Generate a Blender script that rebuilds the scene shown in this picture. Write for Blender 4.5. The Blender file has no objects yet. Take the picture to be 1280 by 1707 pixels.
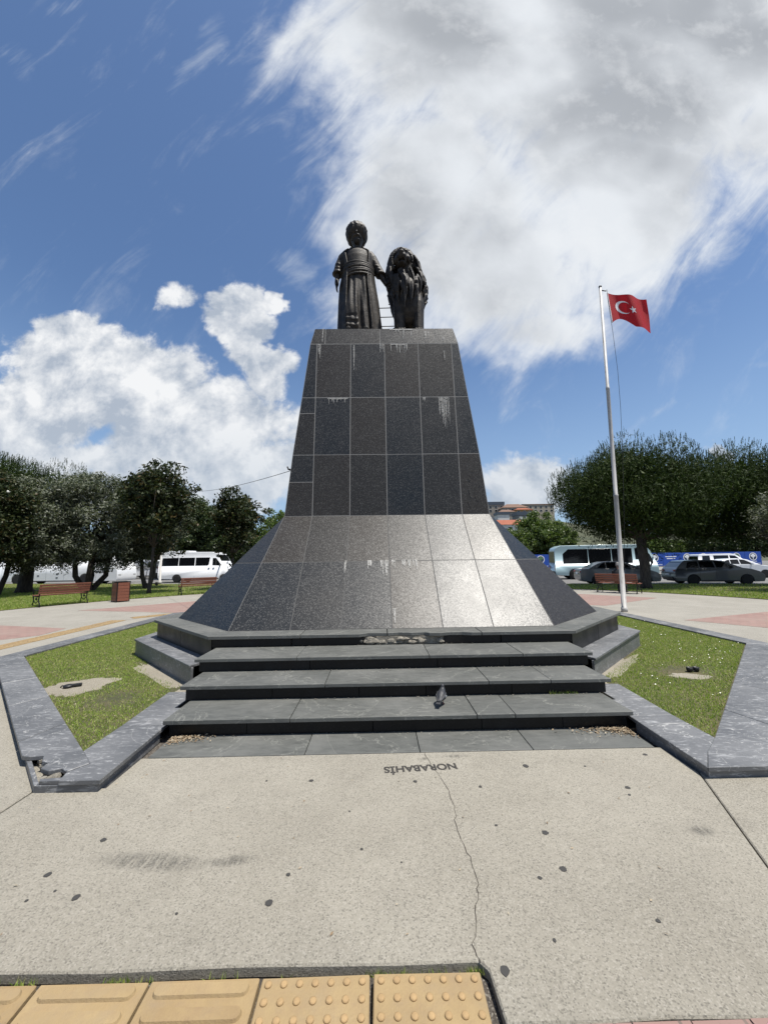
import bpy, bmesh, math, random
import numpy as np
from math import sin, cos, pi, radians, atan2, hypot, sqrt
from mathutils import Vector, Matrix, noise as mnoise
random.seed(7)
RNG = np.random.default_rng(11)
scene = bpy.context.scene
COL = scene.collection

# ------------------------------------------------------------------ camera
CAM_H = 1.55
yaw, pitch, roll = radians(0.9), radians(7.3), radians(-0.8)
f_ = Vector((sin(yaw)*cos(pitch), cos(yaw)*cos(pitch), sin(pitch)))
r0 = Vector((cos(yaw), -sin(yaw), 0)); u0 = r0.cross(f_)
r_ = r0*cos(roll)+u0*sin(roll); u_ = r_.cross(f_)
cd = bpy.data.cameras.new('camera'); cam = bpy.data.objects.new('camera', cd); COL.objects.link(cam)
m = Matrix((r_, u_, -f_)).transposed().to_4x4(); m.translation = (0, 0, CAM_H)
cam.matrix_world = m
cd.sensor_fit = 'HORIZONTAL'; cd.sensor_width = 36; cd.lens = 18.0
cd.clip_start = 0.05; cd.clip_end = 3000
scene.camera = cam

# ------------------------------------------------------------------ sun, sky, exposure
SUN = Vector((0.275, -0.15, 0.95)).normalized()
sd = bpy.data.lights.new('sun', 'SUN'); sd.energy = 5.0; sd.angle = radians(0.53); sd.color = (1.0, 0.955, 0.88)
so = bpy.data.objects.new('sun', sd); COL.objects.link(so); so.location = (10, 5, 60)
so.rotation_euler = SUN.to_track_quat('Z', 'Y').to_euler()
vs = scene.view_settings
vs.view_transform = 'Standard'; vs.look = 'None'; vs.exposure = 0.5; vs.gamma = 1.0; vs.use_curve_mapping = False
scene.render.engine = 'CYCLES'
scene.cycles.use_denoising = True
scene.cycles.max_bounces = 6; scene.cycles.diffuse_bounces = 3; scene.cycles.glossy_bounces = 3
scene.cycles.transmission_bounces = 4; scene.cycles.transparent_max_bounces = 6
scene.cycles.sample_clamp_indirect = 6

class NT:
    """tiny node-tree writer"""
    def __init__(s, tree): s.t = tree; s.n = tree.nodes; s.l = tree.links
    def put(s, sock, v):
        if hasattr(v, 'is_linked') or isinstance(v, bpy.types.NodeSocket): s.l.new(v, sock)
        elif v is not None:
            if isinstance(v, (tuple, list)) and sock.type == 'RGBA' and len(v) == 3: v = (*v, 1)
            sock.default_value = v
    def node(s, typ, ins=None, **kw):
        nd = s.n.new(typ)
        for k, v in kw.items(): setattr(nd, k, v)
        for k, v in (ins or {}).items(): s.put(nd.inputs[k], v)
        return nd
    def math(s, op, a, b=0.0, c=None, clamp=False):
        nd = s.n.new('ShaderNodeMath'); nd.operation = op; nd.use_clamp = clamp
        s.put(nd.inputs[0], a); s.put(nd.inputs[1], b)
        if c is not None: s.put(nd.inputs[2], c)
        return nd.outputs[0]
    def vmath(s, op, a, b=None, out=0):
        nd = s.n.new('ShaderNodeVectorMath'); nd.operation = op
        s.put(nd.inputs[0], a)
        if b is not None: s.put(nd.inputs[1], b)
        return nd.outputs[out]
    def noise(s, vec, scale, detail=4, rough=0.55, dist=0.0, out=0):
        nd = s.n.new('ShaderNodeTexNoise')
        if vec is not None: s.put(nd.inputs['Vector'], vec)
        nd.inputs['Scale'].default_value = scale; nd.inputs['Detail'].default_value = detail
        nd.inputs['Roughness'].default_value = rough; nd.inputs['Distortion'].default_value = dist
        return nd.outputs[out]
    def vor(s, vec, scale, feature='F1', out='Distance', rnd=1.0):
        nd = s.n.new('ShaderNodeTexVoronoi'); nd.feature = feature
        if vec is not None: s.put(nd.inputs['Vector'], vec)
        nd.inputs['Scale'].default_value = scale
        if 'Randomness' in nd.inputs: nd.inputs['Randomness'].default_value = rnd
        return nd.outputs[out]
    def rng(s, v, a, b, c=0.0, d=1.0, smooth=False):
        nd = s.n.new('ShaderNodeMapRange'); nd.interpolation_type = 'SMOOTHSTEP' if smooth else 'LINEAR'
        s.put(nd.inputs[0], v)
        for i, x in enumerate((a, b, c, d)): s.put(nd.inputs[i+1], x)
        return nd.outputs[0]
    def mix(s, fac, a, b, blend='MIX'):
        nd = s.n.new('ShaderNodeMix'); nd.data_type = 'RGBA'; nd.blend_type = blend
        s.put(nd.inputs[0], fac); s.put(nd.inputs[6], a); s.put(nd.inputs[7], b)
        return nd.outputs[2]
    def ramp(s, fac, stops):
        nd = s.n.new('ShaderNodeValToRGB'); e = nd.color_ramp.elements
        while len(e) < len(stops): e.new(0.5)
        for i, (p, c) in enumerate(stops): e[i].position = p; e[i].color = (*c, 1)
        s.put(nd.inputs[0], fac); return nd.outputs[0]

world = bpy.data.worlds.new('World'); scene.world = world; world.use_nodes = True
# clouds: centre (tan bearing, tan height), radii, turn, weight
BIG = [(0.712, 1.565, 0.986, 0.742, 0.0, 1.0), (1.159, 1.637, 0.638, 0.762, 0.0, 1.0), (0.262, 1.629, 0.641, 0.588, -40.0, 1.0), (0.206, 1.077, 0.443, 0.44, -40.0, 1.0), (0.354, 0.844, 0.468, 0.324, 0.0, 1.0), (-0.008, 0.882, 0.207, 0.229, 0.0, 0.7), (0.462, 0.648, 0.289, 0.128, 8.0, 0.85), (0.724, 1.078, 0.504, 0.385, 35.0, 1.0), (-0.113, 1.648, 0.225, 0.339, -60.0, 0.7), (0.024, 0.696, 0.253, 0.146, 0.0, 0.6)]
CUM = [(-0.729, 0.488, 0.371, 0.19, -15.0, 1.0), (-0.913, 0.404, 0.254, 0.169, 0.0, 0.9), (-0.822, 0.637, 0.131, 0.089, -20.0, 0.85), (-0.395, 0.679, 0.125, 0.145, 0.0, 1.0), (-0.341, 0.52, 0.18, 0.096, -45.0, 0.95), (-0.48, 0.35, 0.415, 0.184, 0.0, 0.9), (-0.806, 0.271, 0.407, 0.114, 0.0, 0.75), (-0.268, 0.545, 0.074, 0.061, 0.0, 0.75), (-0.549, 0.753, 0.1, 0.083, 0.0, 0.62), (0.393, 0.202, 0.193, 0.114, 0.0, 0.8), (0.916, 0.301, 0.066, 0.027, 0.0, 0.7), (-0.288, 0.724, 0.05, 0.04, 0.0, 0.65), (-0.332, 0.234, 0.237, 0.114, 0.0, 0.8), (-0.672, 0.158, 0.403, 0.095, 0.0, 0.6)]
WISP = [(-0.528, 1.555, 0.073, 0.286, -15.0, 0.75), (-1.077, 1.508, 0.081, 0.196, 20.0, 0.6), (-0.231, 0.807, 0.153, 0.075, -45.0, 0.75), (0.842, 0.843, 0.158, 0.077, 15.0, 0.8), (1.041, 0.881, 0.142, 0.078, 10.0, 0.8), (1.143, 1.038, 0.091, 0.122, 30.0, 0.7), (0.813, 0.416, 0.117, 0.035, 0.0, 0.45), (1.072, 0.528, 0.085, 0.036, 15.0, 0.6), (0.579, 0.409, 0.166, 0.043, 0.0, 0.3), (-0.972, 1.73, 0.111, 0.068, 0.0, 0.5), (-0.028, 0.624, 0.201, 0.108, 0.0, 0.5)]
def build_sky():
    w = NT(world.node_tree); w.n.clear()
    out = w.n.new('ShaderNodeOutputWorld')
    sky = w.node('ShaderNodeTexSky', sky_type='NISHITA', sun_disc=False)
    sky.sun_elevation = math.asin(SUN.z); sky.sun_rotation = atan2(SUN.x, SUN.y)
    sky.altitude = 0; sky.air_density = 1.0; sky.dust_density = 1.0; sky.ozone_density = 2.5
    tc = w.n.new('ShaderNodeTexCoord'); d = tc.outputs['Generated']
    sx = w.node('ShaderNodeSeparateXYZ', {0: d}); X, Y, Z = sx.outputs
    # sky coordinates: direction over the northward axis (tangent of bearing, tangent of height)
    Yc = w.math('MAXIMUM', Y, 0.05)
    A = w.math('DIVIDE', X, Yc); B = w.math('DIVIDE', Z, Yc)
    P = w.node('ShaderNodeCombineXYZ', {0: A, 1: B, 2: 0.0}).outputs[0]
    wob = w.noise(P, 2.6, 5, 0.6, 0.0, 1)
    wv = w.vmath('MULTIPLY', w.vmath('SUBTRACT', wob, (0.5, 0.5, 0.5)), (0.26, 0.26, 0.0))
    Pw = w.vmath('ADD', P, wv)
    def blobs(lst):
        acc = None
        for (cx, cy, rx, ry, ang, amp) in lst:
            mp = w.n.new('ShaderNodeMapping'); mp.vector_type = 'TEXTURE'
            w.put(mp.inputs[0], Pw)
            mp.inputs['Location'].default_value = (cx, cy, 0); mp.inputs['Rotation'].default_value = (0, 0, radians(ang))
            mp.inputs['Scale'].default_value = (rx, ry, 1)
            ln = w.vmath('LENGTH', mp.outputs[0], None, 1)
            v = w.rng(ln, 1.25, 0.15, 0.0, amp, True)
            acc = v if acc is None else w.math('MAXIMUM', acc, v)
        return acc
    mb = blobs(BIG); mc = blobs(CUM); mw = blobs(WISP)
    fwd = w.rng(Y, 0.06, 0.2)
    # relief noises
    n1 = w.noise(P, 3.4, 6, 0.60, 0.25)
    n2 = w.noise(P, 10.5, 7, 0.64, 0.25)
    st = w.node('ShaderNodeMapping', {0: P}, vector_type='TEXTURE'); st.inputs['Rotation'].default_value = (0, 0, radians(52)); st.inputs['Scale'].default_value = (1.25, 0.42, 1)
    n3 = w.noise(st.outputs[0], 3.2, 8, 0.62, 0.6)
    # high sheet cloud, ragged and thin at the rim
    db = w.math('ADD', w.math('MULTIPLY', mb, 1.30), w.math('MULTIPLY', w.math('SUBTRACT', w.math('ADD', w.math('MULTIPLY', n3, .80), w.math('MULTIPLY', n2, .20)), 0.5), 2.0))
    ab = w.math('MULTIPLY', w.rng(db, 0.05, 1.10, 0, 0.98, True), fwd)
    # heaped cumulus: crisper edges
    dc = w.math('ADD', w.math('MULTIPLY', mc, 1.3), w.math('MULTIPLY', w.math('SUBTRACT', w.math('ADD', w.math('MULTIPLY', n1, .45), w.math('MULTIPLY', n2, .55)), 0.5), 2.1))
    ac = w.math('MULTIPLY', w.rng(dc, 0.36, 0.74, 0, 0.97, True), fwd)
    dw = w.math('ADD', mw, w.math('MULTIPLY', w.math('SUBTRACT', n3, 0.5), 2.4))
    aw = w.math('MULTIPLY', w.rng(dw, 0.35, 1.35, 0, 0.7, True), fwd)
    # the rest of the sky: the same kind of broken cloud
    Zc = w.math('MAXIMUM', Z, 0.0)
    inv = w.math('DIVIDE', 1.0, w.math('ADD', Zc, 0.22))
    pc = w.node('ShaderNodeVectorMath', {0: d, 'Scale': inv}, operation='SCALE').outputs[0]
    n4 = w.noise(pc, 1.1, 6, 0.58, 0.2)
    ar = w.math('MULTIPLY', w.rng(n4, 0.5, 0.66, 0, 0.92, True), w.math('SUBTRACT', 1.0, fwd))
    # body shading of the cloud: thicker is greyer, bumps lit from above
    up = w.node('ShaderNodeMapping', {0: P}); up.inputs['Location'].default_value = (0.022, 0.055, 0)
    n1u = w.noise(up.outputs[0], 3.4, 5, 0.6, 0.25)
    n2u = w.noise(up.outputs[0], 10.5, 5, 0.62, 0.25)
    lit = w.math('ADD', w.math('MULTIPLY', w.math('SUBTRACT', n1, n1u), 1.6), w.math('MULTIPLY', w.math('SUBTRACT', n2, n2u), 1.0))
    thick = w.rng(mb, 0.45, 1.0, 0, 1, True)
    n5 = w.noise(P, 1.7, 3, 0.5, 0.3)
    tk = w.math('MULTIPLY', thick, w.rng(w.math('ADD', w.math('MULTIPLY', n5, .8), w.math('MULTIPLY', n1, .2)), 0.36, 0.60, 0.05, 1.0, True))
    cb = w.mix(tk, (0.84, 0.875, 0.915), (0.44, 0.465, 0.50))
    cb = w.mix(w.rng(lit, 0.0, 0.35, 0, 0.3), cb, (0.92, 0.94, 0.96))
    cc = w.mix(w.rng(lit, -0.25, 0.22), (0.44, 0.50, 0.59), (0.93, 0.94, 0.95))
    cc = w.mix(w.math('MULTIPLY', w.rng(B, 0.42, 0.12), 0.6), cc, (0.47, 0.55, 0.65))
    cr = w.mix(w.rng(n4, 0.58, 0.8), (0.74, 0.78, 0.83), (0.42, 0.45, 0.50))
    STR = 0.125
    skyc = w.node('ShaderNodeVectorMath', {0: sky.outputs[0], 'Scale': STR}, operation='SCALE').outputs[0]
    skyc = w.mix(1.0, skyc, (0.86, 0.98, 1.09), 'MULTIPLY')
    hz_ = w.math('MULTIPLY', w.rng(Z, 0.55, 0.0, 0, 1, True), 0.55)
    c = w.mix(hz_, skyc, (0.42, 0.58, 0.79))
    c = w.mix(aw, c, (0.66, 0.72, 0.80))
    c = w.mix(ab, c, cb)
    c = w.mix(ac, c, cc)
    c = w.mix(ar, c, cr)
    bg = w.node('ShaderNodeBackground', {0: c, 1: 0.707})
    w.l.new(bg.outputs[0], out.inputs[0])
    world.cycles.sampling_method = 'MANUAL'; world.cycles.sample_map_resolution = 512
build_sky()

# ------------------------------------------------------------------ helpers
def tag(o, label=None, cat=None, group=None, kind=None):
    if label: o['label'] = label
    if cat: o['category'] = cat
    if group: o['group'] = group
    if kind: o['kind'] = kind
    return o
def empty(name, loc=(0, 0, 0), rz=0.0, parent=None):
    o = bpy.data.objects.new(name, None); COL.objects.link(o); o.location = loc; o.rotation_euler = (0, 0, rz)
    o.empty_display_size = 0.2
    if parent: o.parent = parent
    return o
def wloc(o):
    v = Vector((0, 0, 0))
    while o is not None: v += Vector(o.location); o = o.parent
    return v
class MB:
    """collects shapes; build() links them as one mesh object"""
    def __init__(s): s.v = []; s.f = []; s.m = []; s.mi = 0
    def add(s, vs, fs):
        b = len(s.v); s.v.extend(tuple(float(c) for c in v) for v in vs)
        for f in fs: s.f.append(tuple(i+b for i in f)); s.m.append(s.mi)
        return s
    def box(s, c, d, rz=0.0, M=None):
        hx, hy, hz = d[0]/2, d[1]/2, d[2]/2; vs = []
        for x, y, z in ((-1,-1,-1),(1,-1,-1),(1,1,-1),(-1,1,-1),(-1,-1,1),(1,-1,1),(1,1,1),(-1,1,1)):
            p = Vector((x*hx, y*hy, z*hz))
            if M is not None: p = M @ p
            elif rz: p = Vector((p.x*cos(rz)-p.y*sin(rz), p.x*sin(rz)+p.y*cos(rz), p.z))
            vs.append((p.x+c[0], p.y+c[1], p.z+c[2]))
        return s.add(vs, [(0,3,2,1),(4,5,6,7),(0,1,5,4),(1,2,6,5),(2,3,7,6),(3,0,4,7)])
    def prism(s, poly, z0, z1):
        a = sum(poly[i][0]*poly[(i+1) % len(poly)][1]-poly[(i+1) % len(poly)][0]*poly[i][1] for i in range(len(poly)))
        if a < 0: poly = poly[::-1]
        n = len(poly)
        vs = [(x, y, z0) for x, y in poly]+[(x, y, z1) for x, y in poly]
        fs = [tuple(range(n-1, -1, -1)), tuple(range(n, 2*n))]+[(i, (i+1) % n, n+(i+1) % n, n+i) for i in range(n)]
        return s.add(vs, fs)
    def loft(s, rings, cap=True, closed=True):
        n = len(rings[0]); vs = [p for r in rings for p in r]; fs = []
        for k in range(len(rings)-1):
            for i in range(n if closed else n-1):
                j = (i+1) % n; fs.append((k*n+i, k*n+j, (k+1)*n+j, (k+1)*n+i))
        if cap and closed:
            fs.append(tuple(range(n-1, -1, -1))); fs.append(tuple((len(rings)-1)*n+i for i in range(n)))
        return s.add(vs, fs)
    def tube(s, path, rad, n=8, flat=1.0):
        path = [Vector(p) for p in path]
        if not isinstance(rad, (list, tuple)): rad = [rad]*len(path)
        rings = []; ref = Vector((0.13, 0.21, 0.97))
        for i, p in enumerate(path):
            t = (path[min(i+1, len(path)-1)]-path[max(i-1, 0)]).normalized()
            a = t.cross(ref)
            if a.length < 1e-3: a = t.cross(Vector((1, 0, 0)))
            a.normalize(); b = t.cross(a).normalized()
            rings.append([tuple(p+(a*cos(2*pi*k/n)+b*sin(2*pi*k/n)*flat)*rad[i]) for k in range(n)])
        return s.loft(rings)
    def lathe(s, prof, n=16, c=(0, 0, 0), axis='z'):
        rings = []
        for r, h in prof:
            ring = []
            for k in range(n):
                a = 2*pi*k/n; x, y = r*cos(a), r*sin(a)
                ring.append((c[0]+x, c[1]+y, c[2]+h) if axis == 'z' else ((c[0]+y, c[1]+h, c[2]+x) if axis == 'y' else (c[0]+h, c[1]+x, c[2]+y)))
            rings.append(ring)
        return s.loft(rings)
    def ell(s, c, r, nu=16, nv=10, M=None):
        rings = []
        for j in range(nv+1):
            ph = -pi/2+pi*j/nv; ph = max(-pi/2+0.02, min(pi/2-0.02, ph))
            ring = []
            for k in range(nu):
                a = 2*pi*k/nu; p = Vector((r[0]*cos(ph)*cos(a), r[1]*cos(ph)*sin(a), r[2]*sin(ph)))
                if M is not None: p = M @ p
                ring.append((p.x+c[0], p.y+c[1], p.z+c[2]))
            rings.append(ring)
        return s.loft(rings)
    def mesh(s, name, off=(0, 0, 0)):
        me = bpy.data.meshes.new(name)
        me.from_pydata([(v[0]-off[0], v[1]-off[1], v[2]-off[2]) for v in s.v], [], s.f)
        return me
    def build(s, name, mat, parent=None, smooth=False, world=False, bevel=0.0, seg=2, loc=None, fix=True):
        pw = wloc(parent) if (world and parent) else Vector((0, 0, 0))
        org = Vector(loc) if loc is not None else pw
        me = s.mesh(name, org)
        if fix:
            bm = bmesh.new(); bm.from_mesh(me); bmesh.ops.recalc_face_normals(bm, faces=bm.faces); bm.to_mesh(me); bm.free()
        mats = mat if isinstance(mat, (list, tuple)) else [mat]
        for mm in mats: me.materials.append(mm)
        if len(mats) > 1: me.polygons.foreach_set('material_index', s.m)
        if smooth: me.polygons.foreach_set('use_smooth', [True]*len(me.polygons))
        o = bpy.data.objects.new(name, me); COL.objects.link(o)
        if parent: o.parent = parent
        o.location = org-pw
        if bevel:
            b = o.modifiers.new('bevel', 'BEVEL'); b.width = bevel; b.segments = seg; b.limit_method = 'ANGLE'; b.angle_limit = radians(35)
        return o
def np_mesh(name, V, Fc, mat, parent=None, smooth=False):
    """V (n,3), Fc (m,k) with one k: fast mesh"""
    me = bpy.data.meshes.new(name); V = np.asarray(V, np.float32); Fc = np.asarray(Fc, np.int32); k = Fc.shape[1]
    me.vertices.add(len(V)); me.vertices.foreach_set('co', V.ravel())
    me.loops.add(Fc.size); me.loops.foreach_set('vertex_index', Fc.ravel())
    me.polygons.add(len(Fc)); me.polygons.foreach_set('loop_start', np.arange(0, Fc.size, k, dtype=np.int32))
    me.polygons.foreach_set('loop_total', np.full(len(Fc), k, np.int32))
    me.update(calc_edges=True); me.validate()
    if smooth: me.polygons.foreach_set('use_smooth', [True]*len(me.polygons))
    me.materials.append(mat)
    o = bpy.data.objects.new(name, me); COL.objects.link(o)
    if parent: o.parent = parent
    return o
def copy_tree(o, parent=None):
    c = o.copy(); COL.objects.link(c); c.parent = parent
    for ch in list(o.children): copy_tree(ch, c)
    return c
def shared(o, name, loc, parent, rz=0.0, scale=None):
    c = bpy.data.objects.new(name, o.data); COL.objects.link(c); c.parent = parent; c.location = loc; c.rotation_euler = (0, 0, rz)
    if scale: c.scale = scale
    return c

# ------------------------------------------------------------------ materials
MATS = {}
def mat(name, col=(0.5, 0.5, 0.5), rough=0.6, metal=0.0, spec=0.5, fn=None, coat=0.0):
    mt = bpy.data.materials.new(name); mt.use_nodes = True
    t = NT(mt.node_tree); b = t.n['Principled BSDF']
    b.inputs['Base Color'].default_value = (*col, 1); b.inputs['Roughness'].default_value = rough
    b.inputs['Metallic'].default_value = metal; b.inputs['Specular IOR Level'].default_value = spec
    if coat: b.inputs['Coat Weight'].default_value = coat; b.inputs['Coat Roughness'].default_value = 0.05
    if fn: fn(t, b)
    MATS[name] = mt; return mt
def objco(t): return t.n.new('ShaderNodeTexCoord').outputs['Object']
def randco(t):
    """object coordinates pushed by the object's own random number"""
    r = t.n.new('ShaderNodeObjectInfo').outputs['Random']
    return t.vmath('ADD', objco(t), t.node('ShaderNodeCombineXYZ', {0: t.math('MULTIPLY', r, 37.0), 1: t.math('MULTIPLY', r, 91.0), 2: t.math('MULTIPLY', r, 53.0)}).outputs[0]), r
def bump(t, b, h, dist=0.01, strength=1.0):
    n = t.node('ShaderNodeBump', {'Height': h, 'Distance': dist, 'Strength': strength}); t.l.new(n.outputs[0], b.inputs['Normal'])
def worldpos(t): return t.n.new('ShaderNodeNewGeometry').outputs['Position']

def f_granite(t, b):
    co, r = randco(t)
    fl = t.vor(co, 75, 'F1', 'Color'); fr = t.node('ShaderNodeSeparateColor', {0: fl}).outputs[0]
    dist = t.vor(co, 75)
    fleck = t.math('MULTIPLY', t.rng(fr, 0.60, 0.86), t.rng(dist, 0.62, 0.25))
    fine = t.noise(co, 160, 3, 0.7)
    big = t.noise(co, 1.6, 4, 0.6)
    tint = t.ramp(r, [(0.0, (0.006, 0.010, 0.014)), (0.35, (0.012, 0.014, 0.016)), (0.65, (0.022, 0.019, 0.015)), (1.0, (0.033, 0.026, 0.019))])
    base = t.mix(t.rng(big, 0.3, 0.7, 0.0, 0.5), tint, (0.026, 0.024, 0.022))
    c = t.mix(t.math('MULTIPLY', fleck, 0.5), base, (0.20, 0.20, 0.19))
    c = t.mix(t.rng(fine, 0.55, 0.8, 0, 0.6), c, (0.075, 0.075, 0.075))
    t.put(b.inputs['Base Color'], c)
    t.put(b.inputs['Roughness'], t.math('ADD', t.rng(big, 0.3, 0.7, 0.37, 0.42), t.math('MULTIPLY', fleck, 0.1)))
    cell = t.vmath('SUBTRACT', fl, (0.5, 0.5, 0.5)); gN = t.n.new('ShaderNodeNewGeometry').outputs['Normal']
    c2 = t.vmath('SUBTRACT', t.vor(co, 150, 'F1', 'Color'), (0.5, 0.5, 0.5))
    pert = t.vmath('ADD', t.vmath('MULTIPLY', cell, (0.065, 0.065, 0.065)), t.vmath('MULTIPLY', c2, (0.06, 0.06, 0.06)))
    t.l.new(t.vmath('NORMALIZE', t.vmath('ADD', gN, pert)), b.inputs['Normal'])
    n = t.noise(co, 220, 2, 0.5); (lambda *a: None)(t, b, t.math('ADD', t.math('ADD', n, t.math('MULTIPLY', fine, 1.2)), t.math('MULTIPLY', fleck, 0.9)), 0.0009, 0.5)
mat('granite', rough=0.34, spec=0.36, fn=f_granite)
def f_gabbro(t, b):
    co, r = randco(t); n = t.noise(co, 60, 4, 0.7); w = t.noise(co, 3, 4, 0.6)
    c = t.mix(t.rng(n, 0.55, 0.75), (0.005, 0.005, 0.0055), (0.030, 0.030, 0.029))
    c = t.mix(t.rng(w, 0.52, 0.75, 0, 0.35), c, (0.035, 0.034, 0.031))
    t.put(b.inputs['Base Color'], c); t.put(b.inputs['Roughness'], t.rng(w, 0.3, 0.7, 0.3, 0.5)); b.inputs['Specular IOR Level'].default_value = 0.3
mat('gabbro', fn=f_gabbro)
def f_slate(t, b):
    co, r = randco(t)
    st = t.node('ShaderNodeMapping', {0: co}); st.inputs['Scale'].default_value = (1, 3.2, 3)
    n = t.noise(st.outputs[0], 7, 7, 0.68, 0.6); fine = t.noise(co, 120, 3, 0.7); w = t.noise(co, 1.7, 5, 0.62)
    c = t.mix(t.rng(n, 0.3, 0.72), (0.078, 0.081, 0.075), (0.152, 0.155, 0.142))
    c = t.mix(t.rng(w, 0.46, 0.72, 0, 0.6), c, (0.185, 0.185, 0.172))
    c = t.mix(t.rng(fine, 0.6, 0.8, 0, 0.6), c, (0.28, 0.275, 0.25))
    c = t.mix(t.math('MULTIPLY', r, 0.25), c, (0.070, 0.076, 0.074))
    vein = t.rng(t.math('ABSOLUTE', t.math('SUBTRACT', t.noise(co, 1.3, 6, 0.6, 1.0), 0.5)), 0.0, 0.006, 0.45, 0)
    c = t.mix(vein, c, (0.34, 0.34, 0.30))
    t.put(b.inputs['Base Color'], c); t.put(b.inputs['Roughness'], t.rng(w, 0.3, 0.7, 0.5, 0.72))
    bump(t, b, t.math('ADD', n, fine), 0.003, 0.5)
mat('slate', fn=f_slate)
def f_marble(t, b):
    co, r = randco(t)
    ro = t.node('ShaderNodeMapping', {0: co}); ro.inputs['Rotation'].default_value = (0, 0, 0.25); ro.inputs['Scale'].default_value = (1, 4.2, 4)
    n = t.noise(ro.outputs[0], 4.2, 8, 0.66, 0.9); w = t.noise(co, 1.4, 5, 0.6)
    v1 = t.rng(n, 0.56, 0.72); fl = t.noise(ro.outputs[0], 13, 4, 0.7, 0.4)
    c = t.mix(t.rng(w, 0.35, 0.7), (0.100, 0.104, 0.110), (0.188, 0.191, 0.196))
    c = t.mix(t.math('MULTIPLY', v1, 0.7), c, (0.48, 0.485, 0.49))
    c = t.mix(t.rng(fl, 0.57, 0.71, 0, 0.7), c, (0.55, 0.55, 0.55))
    cr = t.rng(t.math('ABSOLUTE', t.math('SUBTRACT', t.noise(co, 1.1, 5, 0.55, 1.3), 0.5)), 0.0, 0.003, 0.6, 0)
    c = t.mix(cr, c, (0.66, 0.65, 0.62))
    t.put(b.inputs['Base Color'], c); t.put(b.inputs['Roughness'], t.rng(w, 0.3, 0.7, 0.38, 0.55))
    bump(t, b, n, 0.003, 0.4)
mat('marble', fn=f_marble)
def f_conc(c1, c2, speck=0.55):
    def fn(t, b):
        co = worldpos(t)
        f1 = t.noise(co, 190, 3, 0.75); f2 = t.noise(co, 38, 4, 0.7); w = t.noise(co, 0.9, 6, 0.62); w2 = t.noise(co, 4.0, 5, 0.6)
        c = t.mix(t.rng(w, 0.32, 0.7), c1, c2)
        c = t.mix(t.rng(w2, 0.5, 0.78, 0, 0.22), c, tuple(x*0.66 for x in c1))
        c = t.mix(t.rng(t.noise(co, 2.3, 6, 0.68, 0.5), 0.5, 0.74, 0, 0.32), c, tuple(x*0.68 for x in c1))
        agg = t.vor(co, 170, 'F1', 'Color'); ag = t.node('ShaderNodeSeparateColor', {0: agg}).outputs[0]
        c = t.mix(t.rng(ag, 0.72, 1.0, 0, speck), c, tuple(x*0.33 for x in c1))
        c = t.mix(t.rng(ag, 0.30, 0.0, 0, 0.4), c, (0.52, 0.485, 0.42))
        c = t.mix(t.rng(f1, 0.6, 0.75, 0, speck), c, tuple(x*0.30 for x in c1))
        c = t.mix(t.rng(f2, 0.64, 0.82, 0, 0.25), c, tuple(x*0.55 for x in c1))
        t.put(b.inputs['Base Color'], c); t.put(b.inputs['Roughness'], 0.85)
        bump(t, b, t.math('ADD', f1, t.math('MULTIPLY', f2, 1.2)), 0.006, 0.8)
    return fn
mat('concrete', fn=f_conc((0.298, 0.274, 0.222), (0.382, 0.354, 0.292), 0.6))
mat('concrete_path', fn=f_conc((0.28, 0.262, 0.222), (0.35, 0.33, 0.285), 0.3))
mat('cement', fn=f_conc((0.25, 0.22, 0.165), (0.36, 0.325, 0.255), 0.5))
mat('mortar', (0.24, 0.235, 0.225), 0.9)
mat('dark_joint', (0.11, 0.108, 0.104), 0.9)
mat('dark_mortar', fn=f_conc((0.06, 0.05, 0.042), (0.10, 0.085, 0.07), 0.5))
def f_yellow(t, b):
    co, r = randco(t); n = t.noise(co, 90, 4, 0.7); w = t.noise(co, 5, 5, 0.65); w2 = t.noise(co, 18, 5, 0.7)
    c = t.mix(t.rng(w, 0.3, 0.7), (0.285, 0.195, 0.09), (0.36, 0.255, 0.125))
    c = t.mix(t.rng(w2, 0.44, 0.72, 0, 0.75), c, (0.27, 0.18, 0.095))
    c = t.mix(t.rng(t.noise(worldpos(t), 3.2, 6, 0.7), 0.48, 0.7, 0, 0.7), c, (0.25, 0.19, 0.125))
    c = t.mix(t.rng(n, 0.6, 0.78, 0, 0.55), c, (0.26, 0.17, 0.085))
    c = t.mix(t.math('MULTIPLY', r, 0.25), c, (0.52, 0.40, 0.22))
    t.put(b.inputs['Base Color'], c); t.put(b.inputs['Roughness'], 0.85); bump(t, b, n, 0.004, 0.7)
mat('tactile_yellow', fn=f_yellow)
def f_yworn(t, b):
    co, r = randco(t); n = t.noise(co, 90, 4, 0.7); w = t.noise(co, 30, 5, 0.65)
    c = t.mix(t.rng(w, 0.3, 0.7), (0.36, 0.24, 0.115), (0.46, 0.31, 0.15))
    t.put(b.inputs['Base Color'], c); t.put(b.inputs['Roughness'], 0.85); bump(t, b, n, 0.004, 0.7)
mat('tactile_worn', fn=f_yworn)
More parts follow.
